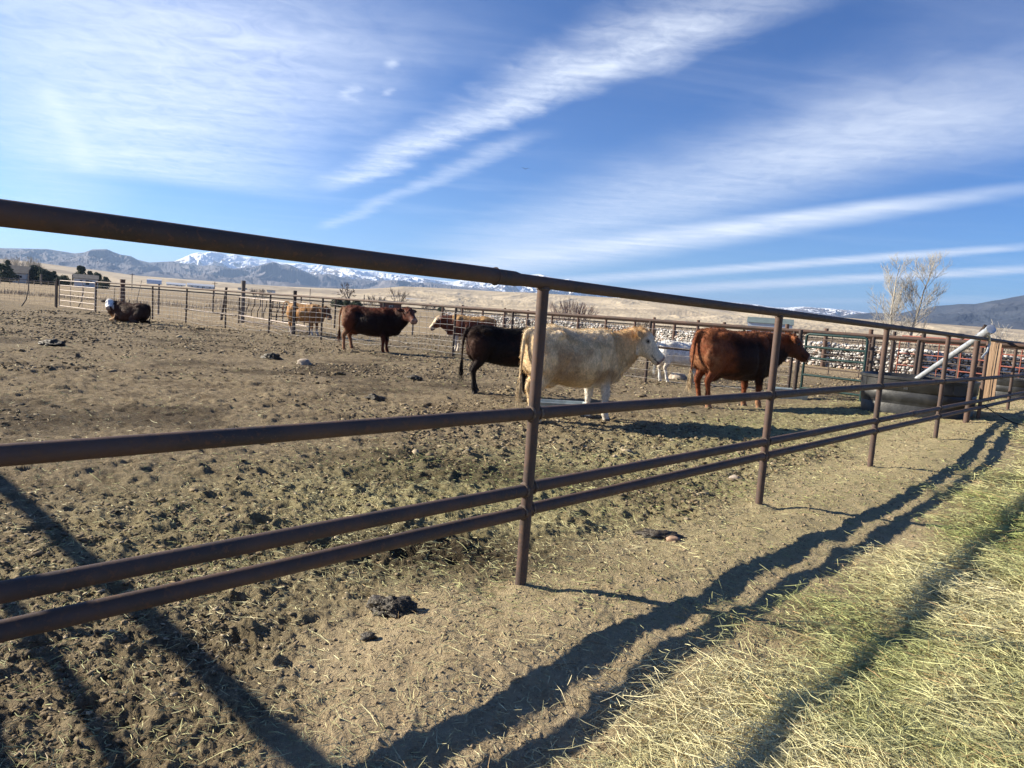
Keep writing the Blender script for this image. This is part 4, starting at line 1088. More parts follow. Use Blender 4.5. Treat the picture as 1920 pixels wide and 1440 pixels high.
    ss(hp(-.005, .055, 0), 0, 0, 0, (.05, .05, .06))
    # ---- legs
    hoof = []
    for s in (-1, 1):
        if not lying:
            fx = fleet[0 if s > 0 else 1]; hx = hleet[0 if s > 0 else 1]
            def sx(z, off): return off * (1 - min(z, .95) / .95)
            F = [(.46, s * .155 * fat, .98, .15, .085), (.43, s * .165 * fat, .78, .125, .085), (.42, s * .165 * fat, .64, .088, .070), (.435, s * .16, .53, .066, .056), (.448, s * .152, .44, .054, .048), (.455, s * .148, .385, .054, .048),
                 (.452, s * .146, .34, .043, .040), (.45, s * .145, .25, .035, .034), (.453, s * .145, .17, .038, .037), (.46, s * .145, .13, .045, .044), (.475, s * .145, .085, .040, .040), (.485, s * .145, .045, .047, .046), (.49, s * .145, .018, .052, .050)]
            H = [(-.50, s * .15 * fat, 1.05, .21, .10), (-.53, s * .17 * fat, .88, .20, .115), (-.54, s * .17 * fat, .74, .155, .10), (-.575, s * .165, .62, .095, .072), (-.63, s * .16, .53, .062, .050), (-.665, s * .157, .465, .056, .044),
                 (-.655, s * .155, .41, .046, .040), (-.64, s * .153, .30, .036, .035), (-.63, s * .152, .19, .038, .037), (-.622, s * .152, .135, .046, .044), (-.605, s * .152, .088, .040, .040), (-.592, s * .152, .045, .048, .046), (-.585, s * .152, .018, .054, .051)]
            for rows, off in ((F, fx), (H, hx)):
                rows = [(x + sx(z, off), y, z, a * (legmul if z < .6 else 1), b * (legmul if z < .6 else 1)) for x, y, z, a, b in rows]; limb(mb, rows, 3)
                x, y, z = rows[-1][:3]; hoof.append((x, y))
                blob((x - .035, y - .02, .085), (.018, .014, .02), 1); blob((x - .035, y + .02, .085), (.018, .014, .02), 1)   # dewclaws
        else:
            # folded legs
            limb(mb, [(.45, s * .17, .42, .14, .09), (.50, s * .20, .22, .10, .08), (.60, s * .21, .11, .075, .07), (.74, s * .20, .075, .06, .06), (.80, s * .19, .06, .055, .055)], 3)
            limb(mb, [(.79, s * .19, .055, .05, .05), (.70, s * .23, .045, .04, .04), (.56, s * .24, .045, .042, .042), (.50, s * .24, .045, .045, .045)], 3)
            limb(mb, [(-.50, s * .16, .55, .22, .12), (-.45, s * .24, .34, .22, .12), (-.30, s * .29, .20, .14, .10), (-.20, s * .31, .12, .09, .08)], 3)
            limb(mb, [(-.22, s * .31, .10, .08, .07), (-.42, s * .33, .07, .06, .055), (-.60, s * .34, .06, .055, .05), (-.42, s * .37, .045, .04, .04), (-.26, s * .40, .045, .045, .04)], 3)
            hoof.append((.48, s * .24)); hoof.append((-.22, s * .41))
    # ---- tail
    if tail == 'hang': tp = [(-.76, 0, 1.255 + dz, .05), (-.83, 0, 1.22 + dz, .040), (-.872, 0, 1.10 + dz, .030), (-.885, 0, .90 + dz, .024), (-.885, .01, .70 + dz, .019), (-.88, .02, .52 + max(dz, -.44), .017)]
    elif tail == 'up': tp = [(-.74, 0, 1.27, .05), (-.82, 0, 1.33, .036), (-.92, .0, 1.36, .026), (-1.02, 0, 1.30, .02), (-1.06, 0, 1.17, .018), (-1.07, 0, 1.02, .016)]
    rows = catmull(tp, 4); rings = []
    for i, r in enumerate(rows):
        a, b = rows[max(i - 1, 0)], rows[min(i + 1, len(rows) - 1)]; d = Vector(b[:3] - a[:3]).normalized(); l = Vector((0, 1, 0)); f = l.cross(d).normalized()
        rings.append(ell_ring(r[:3], f, l, r[3], r[3], 10))
    loft(mb, rings)
    # ---- one continuous surface
    me0 = bpy.data.meshes.new('tmp'); me0.from_pydata(mb.v, [], mb.f)
    bm = bmesh.new(); bm.from_mesh(me0); bmesh.ops.recalc_face_normals(bm, faces=bm.faces); bm.to_mesh(me0); bm.free()
    to = bpy.data.objects.new('tmp', me0); C.objects.link(to)
    md = to.modifiers.new('r', 'REMESH'); md.mode = 'VOXEL'; md.voxel_size = vox
    ms = to.modifiers.new('s', 'SMOOTH'); ms.factor = .5; ms.iterations = 5
    bpy.context.view_layer.update()
    me = bpy.data.meshes.new_from_object(to.evaluated_get(bpy.context.evaluated_depsgraph_get()))
    bpy.data.objects.remove(to); bpy.data.meshes.remove(me0)
    me.name = name
    n = len(me.vertices); co = np.empty(n * 3, np.float32); me.vertices.foreach_get('co', co); co = co.reshape(-1, 3).astype(float)
    no = np.empty(n * 3, np.float32); me.vertex_normals.foreach_get('vector', no); no = no.reshape(-1, 3).astype(float)
    # skin folds and hair clumps
    q1 = fbm(co[:, 0] * 7 + co[:, 1] * 3, co[:, 2] * 9, 4, seed) - .5
    nkm = sst(co[:, 0], .45, .7) * sst(co[:, 2], .75 + dz, .95 + dz) * (1 - sst(co[:, 0], .85, 1.0))
    wr = (ridged(co[:, 0] * 13, co[:, 2] * 3, 3, seed + 5) - .6) * nkm
    top = sst(co[:, 2], 1.16 + dz, 1.30 + dz) * (fbm(co[:, 0] * 22, co[:, 1] * 22, 3, seed + 9) - .5)
    sy = np.clip(np.abs(no[:, 1]) * 1.3 - .2, 0, 1)
    def dent(x, z, rx, rz, a, sl=0.0): return a * sy * np.exp(-(((co[:, 0] - x - sl * (co[:, 2] - dz - z)) / rx) ** 2 + ((co[:, 2] - dz - z) / rz) ** 2))
    an = dent(-.25, 1.12, .11, .10, -.040) + dent(-.34, .80, .045, .16, -.038, .35) + dent(.26, .86, .05, .24, -.030, -.15) + dent(.60, .98, .045, .17, -.026, -.3) + dent(-.64, 1.17, .07, .05, -.022) + dent(-.55, .95, .13, .16, .022) \
        + dent(.42, 1.02, .09, .20, .018) + dent(.05, .80, .22, .18, .018) + dent(-.45, 1.24, .05, .04, .016) + dent(.16, .56, .10, .05, -.02)
    for rb in range(5): an = an + dent(.14 - rb * .075, .92, .018, .18, .0045, -.25)
    if lying: an = an * .5
    co[:, 2] -= .018 * np.exp(-((co[:, 0] + .08) / .20) ** 2) * (no[:, 2] > .3) * sst(co[:, 2], 1.1 + dz, 1.25 + dz)
    co += no * (q1 * .016 + wr * .022 + top * .024 + an)[:, None]
    # ---- colours in body space, with head coordinates
    rel = co - np.array(P1); rel /= hk; Hu = rel @ np.array(D) / .90; Hw = rel @ np.array(up); Hv = rel @ np.array(side) / 1.1
    inhead = (Hu > -.06) & (Hu < .54) & (np.abs(Hv) < .13) & (np.abs(Hw) < .19) & (co[:, 0] > .6)
    ear = (np.abs(Hv) > .10) & (np.abs(Hv) < .32) & (Hu > -.12) & (Hu < .09) & (np.abs(Hw) < .12) & (co[:, 0] > .62)
    nz = fbm(co[:, 0] * 4 + co[:, 1] * 3, co[:, 2] * 5 - co[:, 1] * 2, 4, seed + 3) - .5
    nf = fbm(co[:, 0] * 18 + co[:, 1] * 9, co[:, 2] * 12, 3, seed + 4) - .5
    col = colf(co, no, dict(u=Hu, w=Hw, v=Hv, head=inhead, ear=ear, nz=nz, nf=nf, dz=dz))
    # muzzle skin, nostrils, mouth line, hoof tops
    mz = inhead * sst(Hu + nf * .03, .445, .475)
    col = col * (1 - mz[:, None]) + np.array([muzzle]) * mz[:, None]
    for s in (-1, 1):
        d = np.sqrt(((Hu - .488) / .020) ** 2 + ((Hw + .02) / .016) ** 2 + ((Hv - s * .045) / .020) ** 2)
        k = (1 - sst(d, .7, 1.3)) * inhead; col = col * (1 - k[:, None]) + .012 * k[:, None]; co -= no * (.010 * k)[:, None]
        d = np.sqrt(((Hu - .16) / .040) ** 2 + ((Hw - .018) / .030) ** 2 + ((Hv - s * .11) / .05) ** 2)
        k = (1 - sst(d, .6, 1.2)) * inhead * .75; col = col * (1 - k[:, None]) + np.array([[.03, .02, .015]]) * k[:, None]
    ml = inhead * (np.abs(Hw + .078 + .06 * (Hu - .42)) < .009) * (Hu > .33); col[ml > 0] *= .3
    me.vertices.foreach_set('co', (co * scale).astype(np.float32).ravel()); me.update()
    at = me.color_attributes.new('col', 'FLOAT_COLOR', 'POINT'); at.data.foreach_set('color', np.concatenate([col, np.ones((n, 1))], 1).astype(np.float32).ravel())
    body = link(name, me, M_COAT)
    body.location = (loc[0], loc[1], zat(loc[0], loc[1]) - .012); body.rotation_euler = (0, 0, R(90 - heading))
    tag(body, label, cat, group)
    # ---- children: hooves, eyes, coat hair
    for hx, hy in hoof:
        hb = MB()
        for s in (-1, 1):
            rr = [ell_ring((hx - .003 + dx, hy + s * .0245, z), (1, 0, 0), (0, 1, 0), a, b, 12, .9) for z, a, b, dx in ((.055, .044, .024, -.005), (.03, .051, .0265, 0), (.0, .060, .028, .006), (-.004, .059, .027, .006))]
            loft(hb, rr)
        hb.v = [tuple(Vector(v) * scale) for v in hb.v]; hb.build('hoof', M_HOOF, body)
    if eye:
        for s in (-1, 1):
            eb = MB(); bm = bmesh.new(); bmesh.ops.create_icosphere(bm, subdivisions=2, radius=.024)
            c = hp(.16, .016, s * .1005); eb.add([(Vector(c) + v.co) * scale for v in bm.verts], [[v.index for v in f.verts] for f in bm.faces]); bm.free()
            eb.build('eye', M_EYE, body)
    # hair: short ribbons over the coat, tuft on the poll, switch on the tail
    rn = np.random.default_rng(seed + 100)
    nh = fuzz
    if nh:
        vi = rn.integers(0, n, nh * 2)
        w_ = np.clip(.35 + .9 * (no[vi, 2] > .3) + .4 * (co[vi, 0] > .4), 0, 1) * (co[vi, 2] > .25) * (~inhead[vi] | (Hu[vi] < .12))
        vi = vi[rn.uniform(0, 1, len(vi)) < w_][:nh]; k = len(vi)
        p = co[vi]; N = no[vi]
        flow = np.stack([-np.ones(k) * .8, np.zeros(k), -np.ones(k) * .7], 1) + rn.normal(0, .45, (k, 3)); flow -= N * (flow * N).sum(1)[:, None]
        flow /= np.linalg.norm(flow, axis=1)[:, None] + 1e-6
        Ln = rn.uniform(.018, .040, k) * (1 + .5 * (no[vi, 2] > .5))
        w = np.cross(N, flow); wd = rn.uniform(.0015, .003, k)[:, None]
        b0 = p - N * .003; b1 = p + N * (Ln * .45)[:, None] + flow * (Ln * .65)[:, None]; b2 = p + N * (Ln * .5)[:, None] + flow * (Ln * 1.2)[:, None]
        V = np.stack([b0 - w * wd, b0 + w * wd, b1 - w * wd * .8, b1 + w * wd * .8, b2], 1)
        base = np.arange(k)[:, None] * 5
        cc = col[vi] * rn.uniform(.7, 1.35, (k, 1)); cc = np.repeat(np.concatenate([np.clip(cc, 0, 1), np.ones((k, 1))], 1), 5, axis=0)
        F = np.concatenate([base + np.array([0, 1, 3, 2]), base + np.array([2, 3, 4, 4])])
        F4 = (base + np.array([0, 1, 3, 2])); F3 = base + np.array([2, 3, 4])
        me2 = bpy.data.meshes.new('coat_hair'); Vf = (V.reshape(-1, 3) * scale)
        faces = [tuple(int(q) for q in f) for f in F4] + [tuple(int(q) for q in f) for f in F3]
        me2.from_pydata([tuple(v) for v in Vf], [], faces); a2 = me2.color_attributes.new('col', 'FLOAT_COLOR', 'POINT'); a2.data.foreach_set('color', cc.astype(np.float32).ravel())
        link('coat_hair', me2, M_COAT, body, smooth=False)
    def strands(name, p0s, dirs, lens, wid, colr, grav=1.0, seg=4):
        hb = MB()
        for p0, d, l in zip(p0s, dirs, lens):
            p = Vector(p0); d = Vector(d).normalized(); pts = [p.copy()]
            for i in range(seg):
                d = (d + Vector((0, 0, -.28 * grav)) + Vector((rg.uniform(-.12, .12), rg.uniform(-.12, .12), 0))).normalized(); p = p + d * (l / seg); pts.append(p.copy())
            a = rg.uniform(0, 6.28); w = Vector((math.cos(a), math.sin(a), 0)) * wid
            vs = []
            for i, q in enumerate(pts): f = 1 - .7 * i / seg; vs += [(q - w * f) * scale, (q + w * f) * scale]
            g = rg.uniform(.65, 1.3)
            hb.add(vs, [(2 * i, 2 * i + 1, 2 * i + 3, 2 * i + 2) for i in range(seg)], tuple(min(1, c * g) for c in colr))
        hb.build(name, M_COAT, body, smooth=False)
    te = Vector(tp[-1][:3])
    p0s = [te + Vector((rg.uniform(-.015, .015), rg.uniform(-.015, .015), rg.uniform(-.05, .14))) for _ in range(260)]
    strands('tail_switch', p0s, [Vector((rg.uniform(-.35, .35), rg.uniform(-.35, .35), -1)) for _ in p0s], [rg.uniform(.12, .30) for _ in p0s], .0035, switch_col)
    if tuft:
        cidx = np.where(inhead & (Hu < .03) & (Hw > .0))[0]; cc = col[cidx].mean(0) if len(cidx) else np.array(switch_col)
        p0s = [hp(rg.uniform(-.06, .05), rg.uniform(.05, .085), rg.gauss(0, .032)) for _ in range(360)]
        strands('poll_tuft', p0s, [D * rg.uniform(-.3, .8) + up * rg.uniform(.2, 1) + side * rg.uniform(-.8, .8) for _ in p0s], [rg.uniform(.04, .085) for _ in p0s], .003, tuple(cc), .8)
    return body
def coat_mat():
    m, t, b = new_mat('cattle_coat'); at = nn(t, 'ShaderNodeAttribute', attribute_name='col'); v = obj_coords(t); L = t.links
    mp = nn(t, 'ShaderNodeMapping'); L.new(v, mp.inputs[0]); mp.inputs['Scale'].default_value = (1, 1, .35)
    n1 = noise(t, mp.outputs[0], 60, 5, .7, .5); n2 = noise(t, v, 9, 5, .6, .4); n3 = noise(t, mp.outputs[0], 170, 3, .7)
    k = math_(t, 'MULTIPLY', smoothr(t, n1, .3, .7, .72, 1.28), smoothr(t, n2, .3, .7, .82, 1.15))
    vm = nn(t, 'ShaderNodeVectorMath', operation='SCALE'); L.new(at.outputs['Color'], vm.inputs[0]); L.new(k, vm.inputs['Scale'])
    L.new(vm.outputs[0], b.inputs['Base Color']); b.inputs['Roughness'].default_value = .62; b.inputs['Specular IOR Level'].default_value = .14
    b.inputs['Sheen Weight'].default_value = .03; b.inputs['Sheen Roughness'].default_value = .4
    bump(t, b, math_(t, 'ADD', n1, math_(t, 'ADD', math_(t, 'MULTIPLY', n2, .8), math_(t, 'MULTIPLY', n3, .4))), .55, .012)
    return m
M_COAT = coat_mat()
M_HOOF = simple_mat('hoof_horn', (.045, .035, .028), (.10, .08, .06), 30, .6)
M_EYE, _t, _b = new_mat('eye'); _b.inputs['Base Color'].default_value = (.008, .006, .005, 1); _b.inputs['Roughness'].default_value = .08
def A3(*c): return np.array([c], float)
def mixv(a, b, k): return a * (1 - k[:, None]) + b * k[:, None]
def dirt(co, c, q, amt=.6):
    low = (1 - sst(co[:, 2] - q['dz'] + q['nz'] * .5, .12, .42)) * amt
    return mixv(c, A3(.13, .10, .07) * np.ones_like(c), low * .6)
def c_cream(co, no, q):
    c = A3(.72, .55, .33) * np.ones((len(co), 1))
    # smudged darker patches on flank, belly and thigh
    pt = sst(fbm(co[:, 0] * 2.6, co[:, 2] * 3.2, 4, 12), .46, .66)
    c = mixv(c, A3(.42, .285, .16) * np.ones_like(c), pt * .95 * sst(-np.abs(co[:, 2] - .85), -.42, -.1))
    c = mixv(c, A3(.36, .235, .13) * np.ones_like(c), .8 * np.exp(-(((co[:, 0] + .28) / .24) ** 2 + ((co[:, 2] - .66) / .12) ** 2)) + .7 * np.exp(-(((co[:, 0] - .27) / .10) ** 2 + ((co[:, 2] - .60) / .16) ** 2)))
    c = mixv(c, A3(.60, .40, .20) * np.ones_like(c), .8 * sst(co[:, 0], .45, .75) * (1 - sst(q['u'], .02, .16) * q['head']) * sst(co[:, 2], .75, .95))
    c = mixv(c, A3(.74, .62, .44) * np.ones_like(c), sst(co[:, 2] + q['nz'] * .25, 1.14, 1.28) * (co[:, 0] < .45))
    face = q['head'] * sst(q['u'] + q['nz'] * .08, .03, .12)
    c = mixv(c, A3(.70, .59, .44) * np.ones_like(c), face * .9)
    c = mixv(c, A3(.64, .47, .27) * np.ones_like(c), q['head'] * np.exp(-(((q['u'] - .12) / .09) ** 2 + ((q['w'] + .08) / .05) ** 2)) * .7)
    c = mixv(c, A3(.68, .63, .55) * np.ones_like(c), (1 - sst(co[:, 2], .50, .62)) * (co[:, 0] > .2))
    c = mixv(c, A3(.60, .42, .24) * np.ones_like(c), q['ear'] * .7)
    return dirt(co, c, q, .35)
def c_redbrown(co, no, q):
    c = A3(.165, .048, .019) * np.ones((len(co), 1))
    c = mixv(c, A3(.014, .007, .006) * np.ones_like(c), sst(-np.abs(co[:, 2] - .80) + q['nz'] * .35, -.48, -.24) * sst(co[:, 0] + q['nz'] * .5, -.52, -.18) * (co[:, 2] < 1.25) * .95)  # near-black on the flanks: their shade painted into the coat colour
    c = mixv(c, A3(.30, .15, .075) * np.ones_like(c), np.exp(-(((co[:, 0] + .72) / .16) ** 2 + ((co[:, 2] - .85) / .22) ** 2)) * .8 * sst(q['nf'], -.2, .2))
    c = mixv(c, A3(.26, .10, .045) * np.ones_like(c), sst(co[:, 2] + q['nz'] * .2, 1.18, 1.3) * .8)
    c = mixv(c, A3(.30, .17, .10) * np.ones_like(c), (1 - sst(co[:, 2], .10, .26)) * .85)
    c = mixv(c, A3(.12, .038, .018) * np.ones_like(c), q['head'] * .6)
    return c
def c_leftred(co, no, q):
    c = A3(.11, .030, .014) * np.ones((len(co), 1))
    c = mixv(c, A3(.009, .005, .005) * np.ones_like(c), sst(-np.abs(co[:, 2] - .80) + q['nz'] * .4, -.50, -.24) * sst(co[:, 0] + q['nz'] * .3, -.56, -.3) * .95)  # sides painted almost black to stand for the shaded flank
    c = mixv(c, A3(.24, .125, .065) * np.ones_like(c), sst(-co[:, 0] + q['nz'] * .3, .60, .74) * .8)
    c = mixv(c, A3(.26, .13, .07) * np.ones_like(c), (1 - sst(co[:, 2], .38, .56)) * (co[:, 0] < 0) * .8)
    c = mixv(c, A3(.10, .03, .018) * np.ones_like(c), q['head'] * .7)
    c = mixv(c, A3(.05, .02, .015) * np.ones_like(c), q['ear'] * .8)
    return c
def c_black(co, no, q):
    c = A3(.008, .006, .006) * np.ones((len(co), 1))
    c = mixv(c, A3(.060, .024, .014) * np.ones_like(c), np.exp(-(((co[:, 0] + .72) / .17) ** 2 + ((co[:, 2] - .95) / .28) ** 2)) * .9)
    return mixv(c, A3(.035, .017, .012) * np.ones_like(c), sst(q['nz'], .05, .25) * .5)
def c_tan(co, no, q):
    c = A3(.40, .205, .075) * np.ones((len(co), 1))
    c = mixv(c, A3(.20, .085, .035) * np.ones_like(c), sst(co[:, 0] + q['nz'] * .4, .2, .55) * .7)
    c = mixv(c, A3(.48, .30, .14) * np.ones_like(c), sst(co[:, 2] + q['nz'] * .3, 1.15, 1.3) * .7)
    c = mixv(c, A3(.60, .52, .44) * np.ones_like(c), (1 - sst(co[:, 2], .22, .36)))
    c = mixv(c, A3(.13, .055, .028) * np.ones_like(c), q['head'] * .8)
    return c
def c_hereford(co, no, q):
    c = A3(.115, .034, .020) * np.ones((len(co), 1))
    c = mixv(c, A3(.46, .28, .12) * np.ones_like(c), sst(co[:, 2] + q['nz'] * .2, 1.12, 1.24) * (co[:, 0] < .7))
    c = mixv(c, A3(.66, .52, .36) * np.ones_like(c), q['head'] * sst(q['w'] + q['nz'] * .08, -.02, .04))
    c = mixv(c, A3(.70, .62, .52) * np.ones_like(c), (1 - sst(co[:, 2] + q['nz'] * .1, .52, .62)))
    return c
def c_pale(co, no, q):
    c = A3(.60, .47, .29) * np.ones((len(co), 1))
    return mixv(c, A3(.52, .30, .13) * np.ones_like(c), sst(co[:, 0] + q['nz'] * .3, .3, .6) * .8)
def c_white(co, no, q):
    c = A3(.74, .72, .68) * np.ones((len(co), 1))
    c = mixv(c, A3(.46, .36, .25) * np.ones_like(c), sst(-co[:, 2] + q['nz'] * .3, -.72, -.52) * (co[:, 2] > .4) * .6)
    return dirt(co, c, q, .3)
def c_lying(co, no, q):
    c = A3(.060, .026, .017) * np.ones((len(co), 1))
    c = mixv(c, A3(.085, .05, .032) * np.ones_like(c), sst(q['nz'], .0, .25) * .7)
    c = mixv(c, A3(.020, .012, .010) * np.ones_like(c), sst(-co[:, 0] + q['nz'] * .4, .35, .6) * .8)
    fc = q['head'] * sst(q['w'] - .25 * np.abs(q['v']) + .25 * q['u'] + q['nz'] * .03, -.11, -.07); fc = np.clip(fc, 0, 1)
    c = mixv(c, A3(.80, .79, .77) * np.ones_like(c), fc)
    for s in (-1, 1):
        k = np.exp(-(((q['u'] - .15) / .06) ** 2 + ((q['w'] - .0) / .05) ** 2 + ((q['v'] - s * .11) / .035) ** 2)) * q['head']; c = mixv(c, A3(.03, .015, .012) * np.ones_like(c), np.clip(k * 1.3, 0, 1))
    c = mixv(c, A3(.42, .25, .12) * np.ones_like(c), (co[:, 0] > .55) * (1 - sst(co[:, 2], .22, .34)) * .9)
    return mixv(c, A3(.030, .016, .014) * np.ones_like(c), q['ear'] * 1.0)
def place_between(hind, front, ratio=.47):
    """ground point between the hind and front feet"""
    return hind.lerp(front, ratio)
def cattle():
    h, f = gpt(1013, 797), gpt(1117, 789)
    make_cattle('cream_cow', 'cream cow with a tan neck standing broadside behind the nearest post', (.86, 10.0), 58, 1.0, head=(1.10, -.03, 1.30), hdir=(.62, -.50, -.68), colf=c_cream, fleet=(-.07, .05), hleet=(.06, -.07), fat=1.06, fuzz=16000, seed=1,
        switch_col=(.62, .5, .32), muzzle=(.30, .20, .18), udder=.8, dewlap=1.1)
    make_cattle('red_cow', 'big red-brown cow with shade painted dark on its sides, head right, behind the second post', (4.10, 13.25), 64, 1.10, head=(1.13, -.02, 1.24), hdir=(.80, -.22, -.50), colf=c_redbrown, fleet=(-.03, .04), hleet=(.09, .0), fat=1.08, fuzz=16000, seed=2,
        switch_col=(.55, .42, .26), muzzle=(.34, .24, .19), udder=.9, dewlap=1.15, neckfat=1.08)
    make_cattle('black_calf', 'shaggy black calf whose front half is hidden by the cream cow', (-.14, 12.55), 72, .90, head=(1.1, 0, 1.22), hdir=(.8, .1, -.6), colf=c_black, fleet=(0, .05), hleet=(.08, -.04), fat=.86, fuzz=14000, seed=3, cat='calf',
        switch_col=(.018, .014, .013), muzzle=(.03, .025, .025), dewlap=.7)
    make_cattle('red_cow', 'dark red cow facing the camera side-on in front of the wire fence', (-4.45, 21.7), 90, 1.06, head=(1.06, -.12, 1.28), hdir=(.56, -.70, -.45), colf=c_leftred, fleet=(.04, -.04), hleet=(.10, -.08), fat=1.08, fuzz=9000, seed=4,
        switch_col=(.09, .03, .02), muzzle=(.30, .18, .14), udder=.7, dewlap=1.3, neckfat=1.1)
    make_cattle('lying_calf', 'dark calf with a white face lying down in front of the far left fence', (-15.45, 28.5), -82, .96, head=(.90, .10, 1.30), hdir=(-.50, .76, -.42), colf=c_lying, lying=True, fat=1.1, fuzz=6000, seed=5, cat='calf', switch_col=(.05, .03, .02),
        muzzle=(.45, .34, .26), tuft=True)
    make_cattle('tan_calf', 'tan calf with a raised tail standing behind the wire fence', (-8.65, 29.15), 104, .97, head=(.98, -.10, 1.18), hdir=(.62, -.30, -.62), colf=c_tan, fat=.95, tail='up', fuzz=5000, seed=6, cat='calf', switch_col=(.30, .18, .10), muzzle=(.16, .10, .08), fleet=(.05, -.05), hleet=(-.05, .08))
    make_cattle('hereford_cow', 'brown cow with straw-coloured back facing left behind the wire fence', (-1.6, 25.3), -92, .99, head=(1.10, 0, 1.16), hdir=(.72, .05, -.70), colf=c_hereford, fat=1.1, fuzz=6000, seed=7, switch_col=(.5, .4, .3), muzzle=(.40, .30, .26), fleet=(.05, -.05), hleet=(-.05, .05))
    make_cattle('pale_calf', 'pale tan calf half hidden behind the black calf, before the rock wall', (-.35, 24.6), 84, .77, head=(1.02, 0, 1.22), hdir=(.75, 0, -.65), colf=c_pale, fat=.95, fuzz=5000, seed=8, cat='calf', switch_col=(.5, .4, .3), muzzle=(.3, .2, .16))
    make_cattle('white_calf', 'white calf seen between the cream cow and the big red-brown cow', (4.35, 18.45), 80, .82, head=(1.05, 0, 1.2), hdir=(.75, 0, -.65), colf=c_white, fat=.95, fuzz=5000, seed=9, cat='calf', switch_col=(.7, .68, .62), muzzle=(.4, .3, .28), hleet=(.0, .14))
cattle()
# ================================================================ trees, bushes, houses in the plain
M_BARK = simple_mat('dark_bark', (.13, .10, .08), (.07, .055, .045), 14, .9, 0, .5, .01)
M_PALEBARK = simple_mat('pale_bark', (.50, .45, .37), (.30, .26, .21), 6, .8, 0, .3, .01)
M_TWIG = simple_mat('pale_twigs', (.47, .445, .40), (.35, .33, .29), 6, .8, 0, 0)
M_REDTWIG = simple_mat('reddish_twigs', (.22, .13, .11), (.30, .20, .17), 6, .8, 0, 0)
M_GREYTWIG = simple_mat('grey_twigs', (.24, .205, .17), (.16, .135, .115), 6, .85, 0, 0)
def grow(mbw, mbt, p, d, ln, r, depth, rg, spread, upb, tw_r, kids, curve=.12, taper=.62, minlen=.1):
    n = 4; pts = [p.copy()]; dd = d.copy()
    for i in range(n):
        dd = (dd + Vector((rg.gauss(0, curve), rg.gauss(0, curve), rg.gauss(0, curve) + upb * .12))).normalized(); p = p + dd * (ln / n); pts.append(p.copy())
    tgt = mbw if r > tw_r * 2.2 else mbt
    tgt.tube(pts, [r * (1 - (1 - taper) * i / n) for i in range(n + 1)], 7 if r > tw_r * 4 else 3, False)
    if depth == 0: return
    k = kids if isinstance(kids, int) else kids[min(depth, len(kids) - 1)]
    for j in range(k):
        f = .35 + .65 * (j + 1) / k; q = pts[min(n, int(f * n + .5))]
        ax = dd.orthogonal().normalized(); ax = Matrix.Rotation(rg.uniform(0, 6.28), 3, dd) @ ax
        nd = (dd * math.cos(spread * rg.uniform(.6, 1.2)) + ax * math.sin(spread * rg.uniform(.6, 1.2))); nd.z += upb * .25; nd.normalize()
        grow(mbw, mbt, q, nd, ln * rg.uniform(.58, .82), max(r * taper * rg.uniform(.65, .9), tw_r), depth - 1, rg, spread, upb, tw_r, kids, curve, taper)
    grow(mbw, mbt, pts[-1], dd, ln * rg.uniform(.65, .82), max(r * taper, tw_r), depth - 1, rg, spread, upb, tw_r, kids, curve, taper)
def bare_tree(label, base, stems, depth, spread, upb, tw_r, kids, mw, mt, seed, name='bare_tree', group=None, cat='tree', curve=.12):
    rg = random.Random(seed); root = empty(name, base); tag(root, label, cat, group)
    a, b = MB(), MB()
    for off, d, ln, r in stems: grow(a, b, Vector(off), Vector(d).normalized(), ln, r, depth, rg, spread, upb, tw_r, kids, curve)
    if a.v: a.build('trunk', mw, root)
    if b.v: b.build('crown', mt, root, smooth=False)
    return root
def base_at(px, d):
    v = at_dist(px, 650, d); return Vector((v.x, v.y, zat(v.x, v.y) - .1))
def tall_tree():
    rg = random.Random(21); base = base_at(1690, 60); root = empty('bare_tree', base); tag(root, 'tall bare pale-barked tree with two leaders rising behind the fence at right', 'tree')
    w, t = MB(), MB()
    def twigs(p, d, ln, lev):
        n = 5; q = p.copy(); pts = [q.copy()]; dd = d.normalized()
        for i in range(n):
            dd = (dd + Vector((rg.gauss(0, .09), rg.gauss(0, .09), rg.gauss(0, .06) + .07))).normalized(); q = q + dd * (ln / n); pts.append(q.copy())
        r = .004 + .009 * ln
        (w if lev == 2 and ln > 1.2 else t).tube(pts, [r * (1 - .75 * i / n) for i in range(n + 1)], 4, False)
        if lev == 0: return
        for k in range(int(3 + ln * 3.4)):
            f = rg.uniform(.22, 1.0); a = pts[min(n, int(f * n + .5))]
            ax = Matrix.Rotation(rg.uniform(0, 6.28), 3, dd) @ dd.orthogonal().normalized()
            twigs(a, dd * .80 + ax * rg.uniform(.35, .7) + Vector((0, 0, .15)), ln * rg.uniform(.28, .5) * (1.25 - .5 * f) + .16, lev - 1)
    for off, tip, r0, bend in ((Vector((-.55, 0, 0)), Vector((-.75, .2, 7.3)), .105, -.35), (Vector((.35, 0, 0)), Vector((1.55, -.2, 7.6)), .12, -.15)):
        n = 14; pts = []
        for i in range(n + 1):
            f = i / n; p = off.lerp(tip, f); p += Vector((math.sin(f * 3.1) * bend + rg.gauss(0, .03), rg.gauss(0, .03), 0)); pts.append(p)
        w.tube(pts, [r0 * (1 - .9 * (i / n)) + .008 for i in range(n + 1)], 8, False)
        for k in range(34):
            f = rg.uniform(.17, .99); i = min(n - 1, int(f * n)); p = pts[i].lerp(pts[i + 1], f * n - i); a = rg.uniform(0, 6.28)
            env = math.sin(min(1, (f - .05) / .95) ** .8 * math.pi) ** .6
            twigs(p, Vector((math.cos(a), math.sin(a) * .8, .75 + .5 * f)), .45 + 1.9 * env * rg.uniform(.5, 1), 2)
    w.build('trunk', M_PALEBARK, root); t.build('crown', M_TWIG, root, smooth=False)
tall_tree()
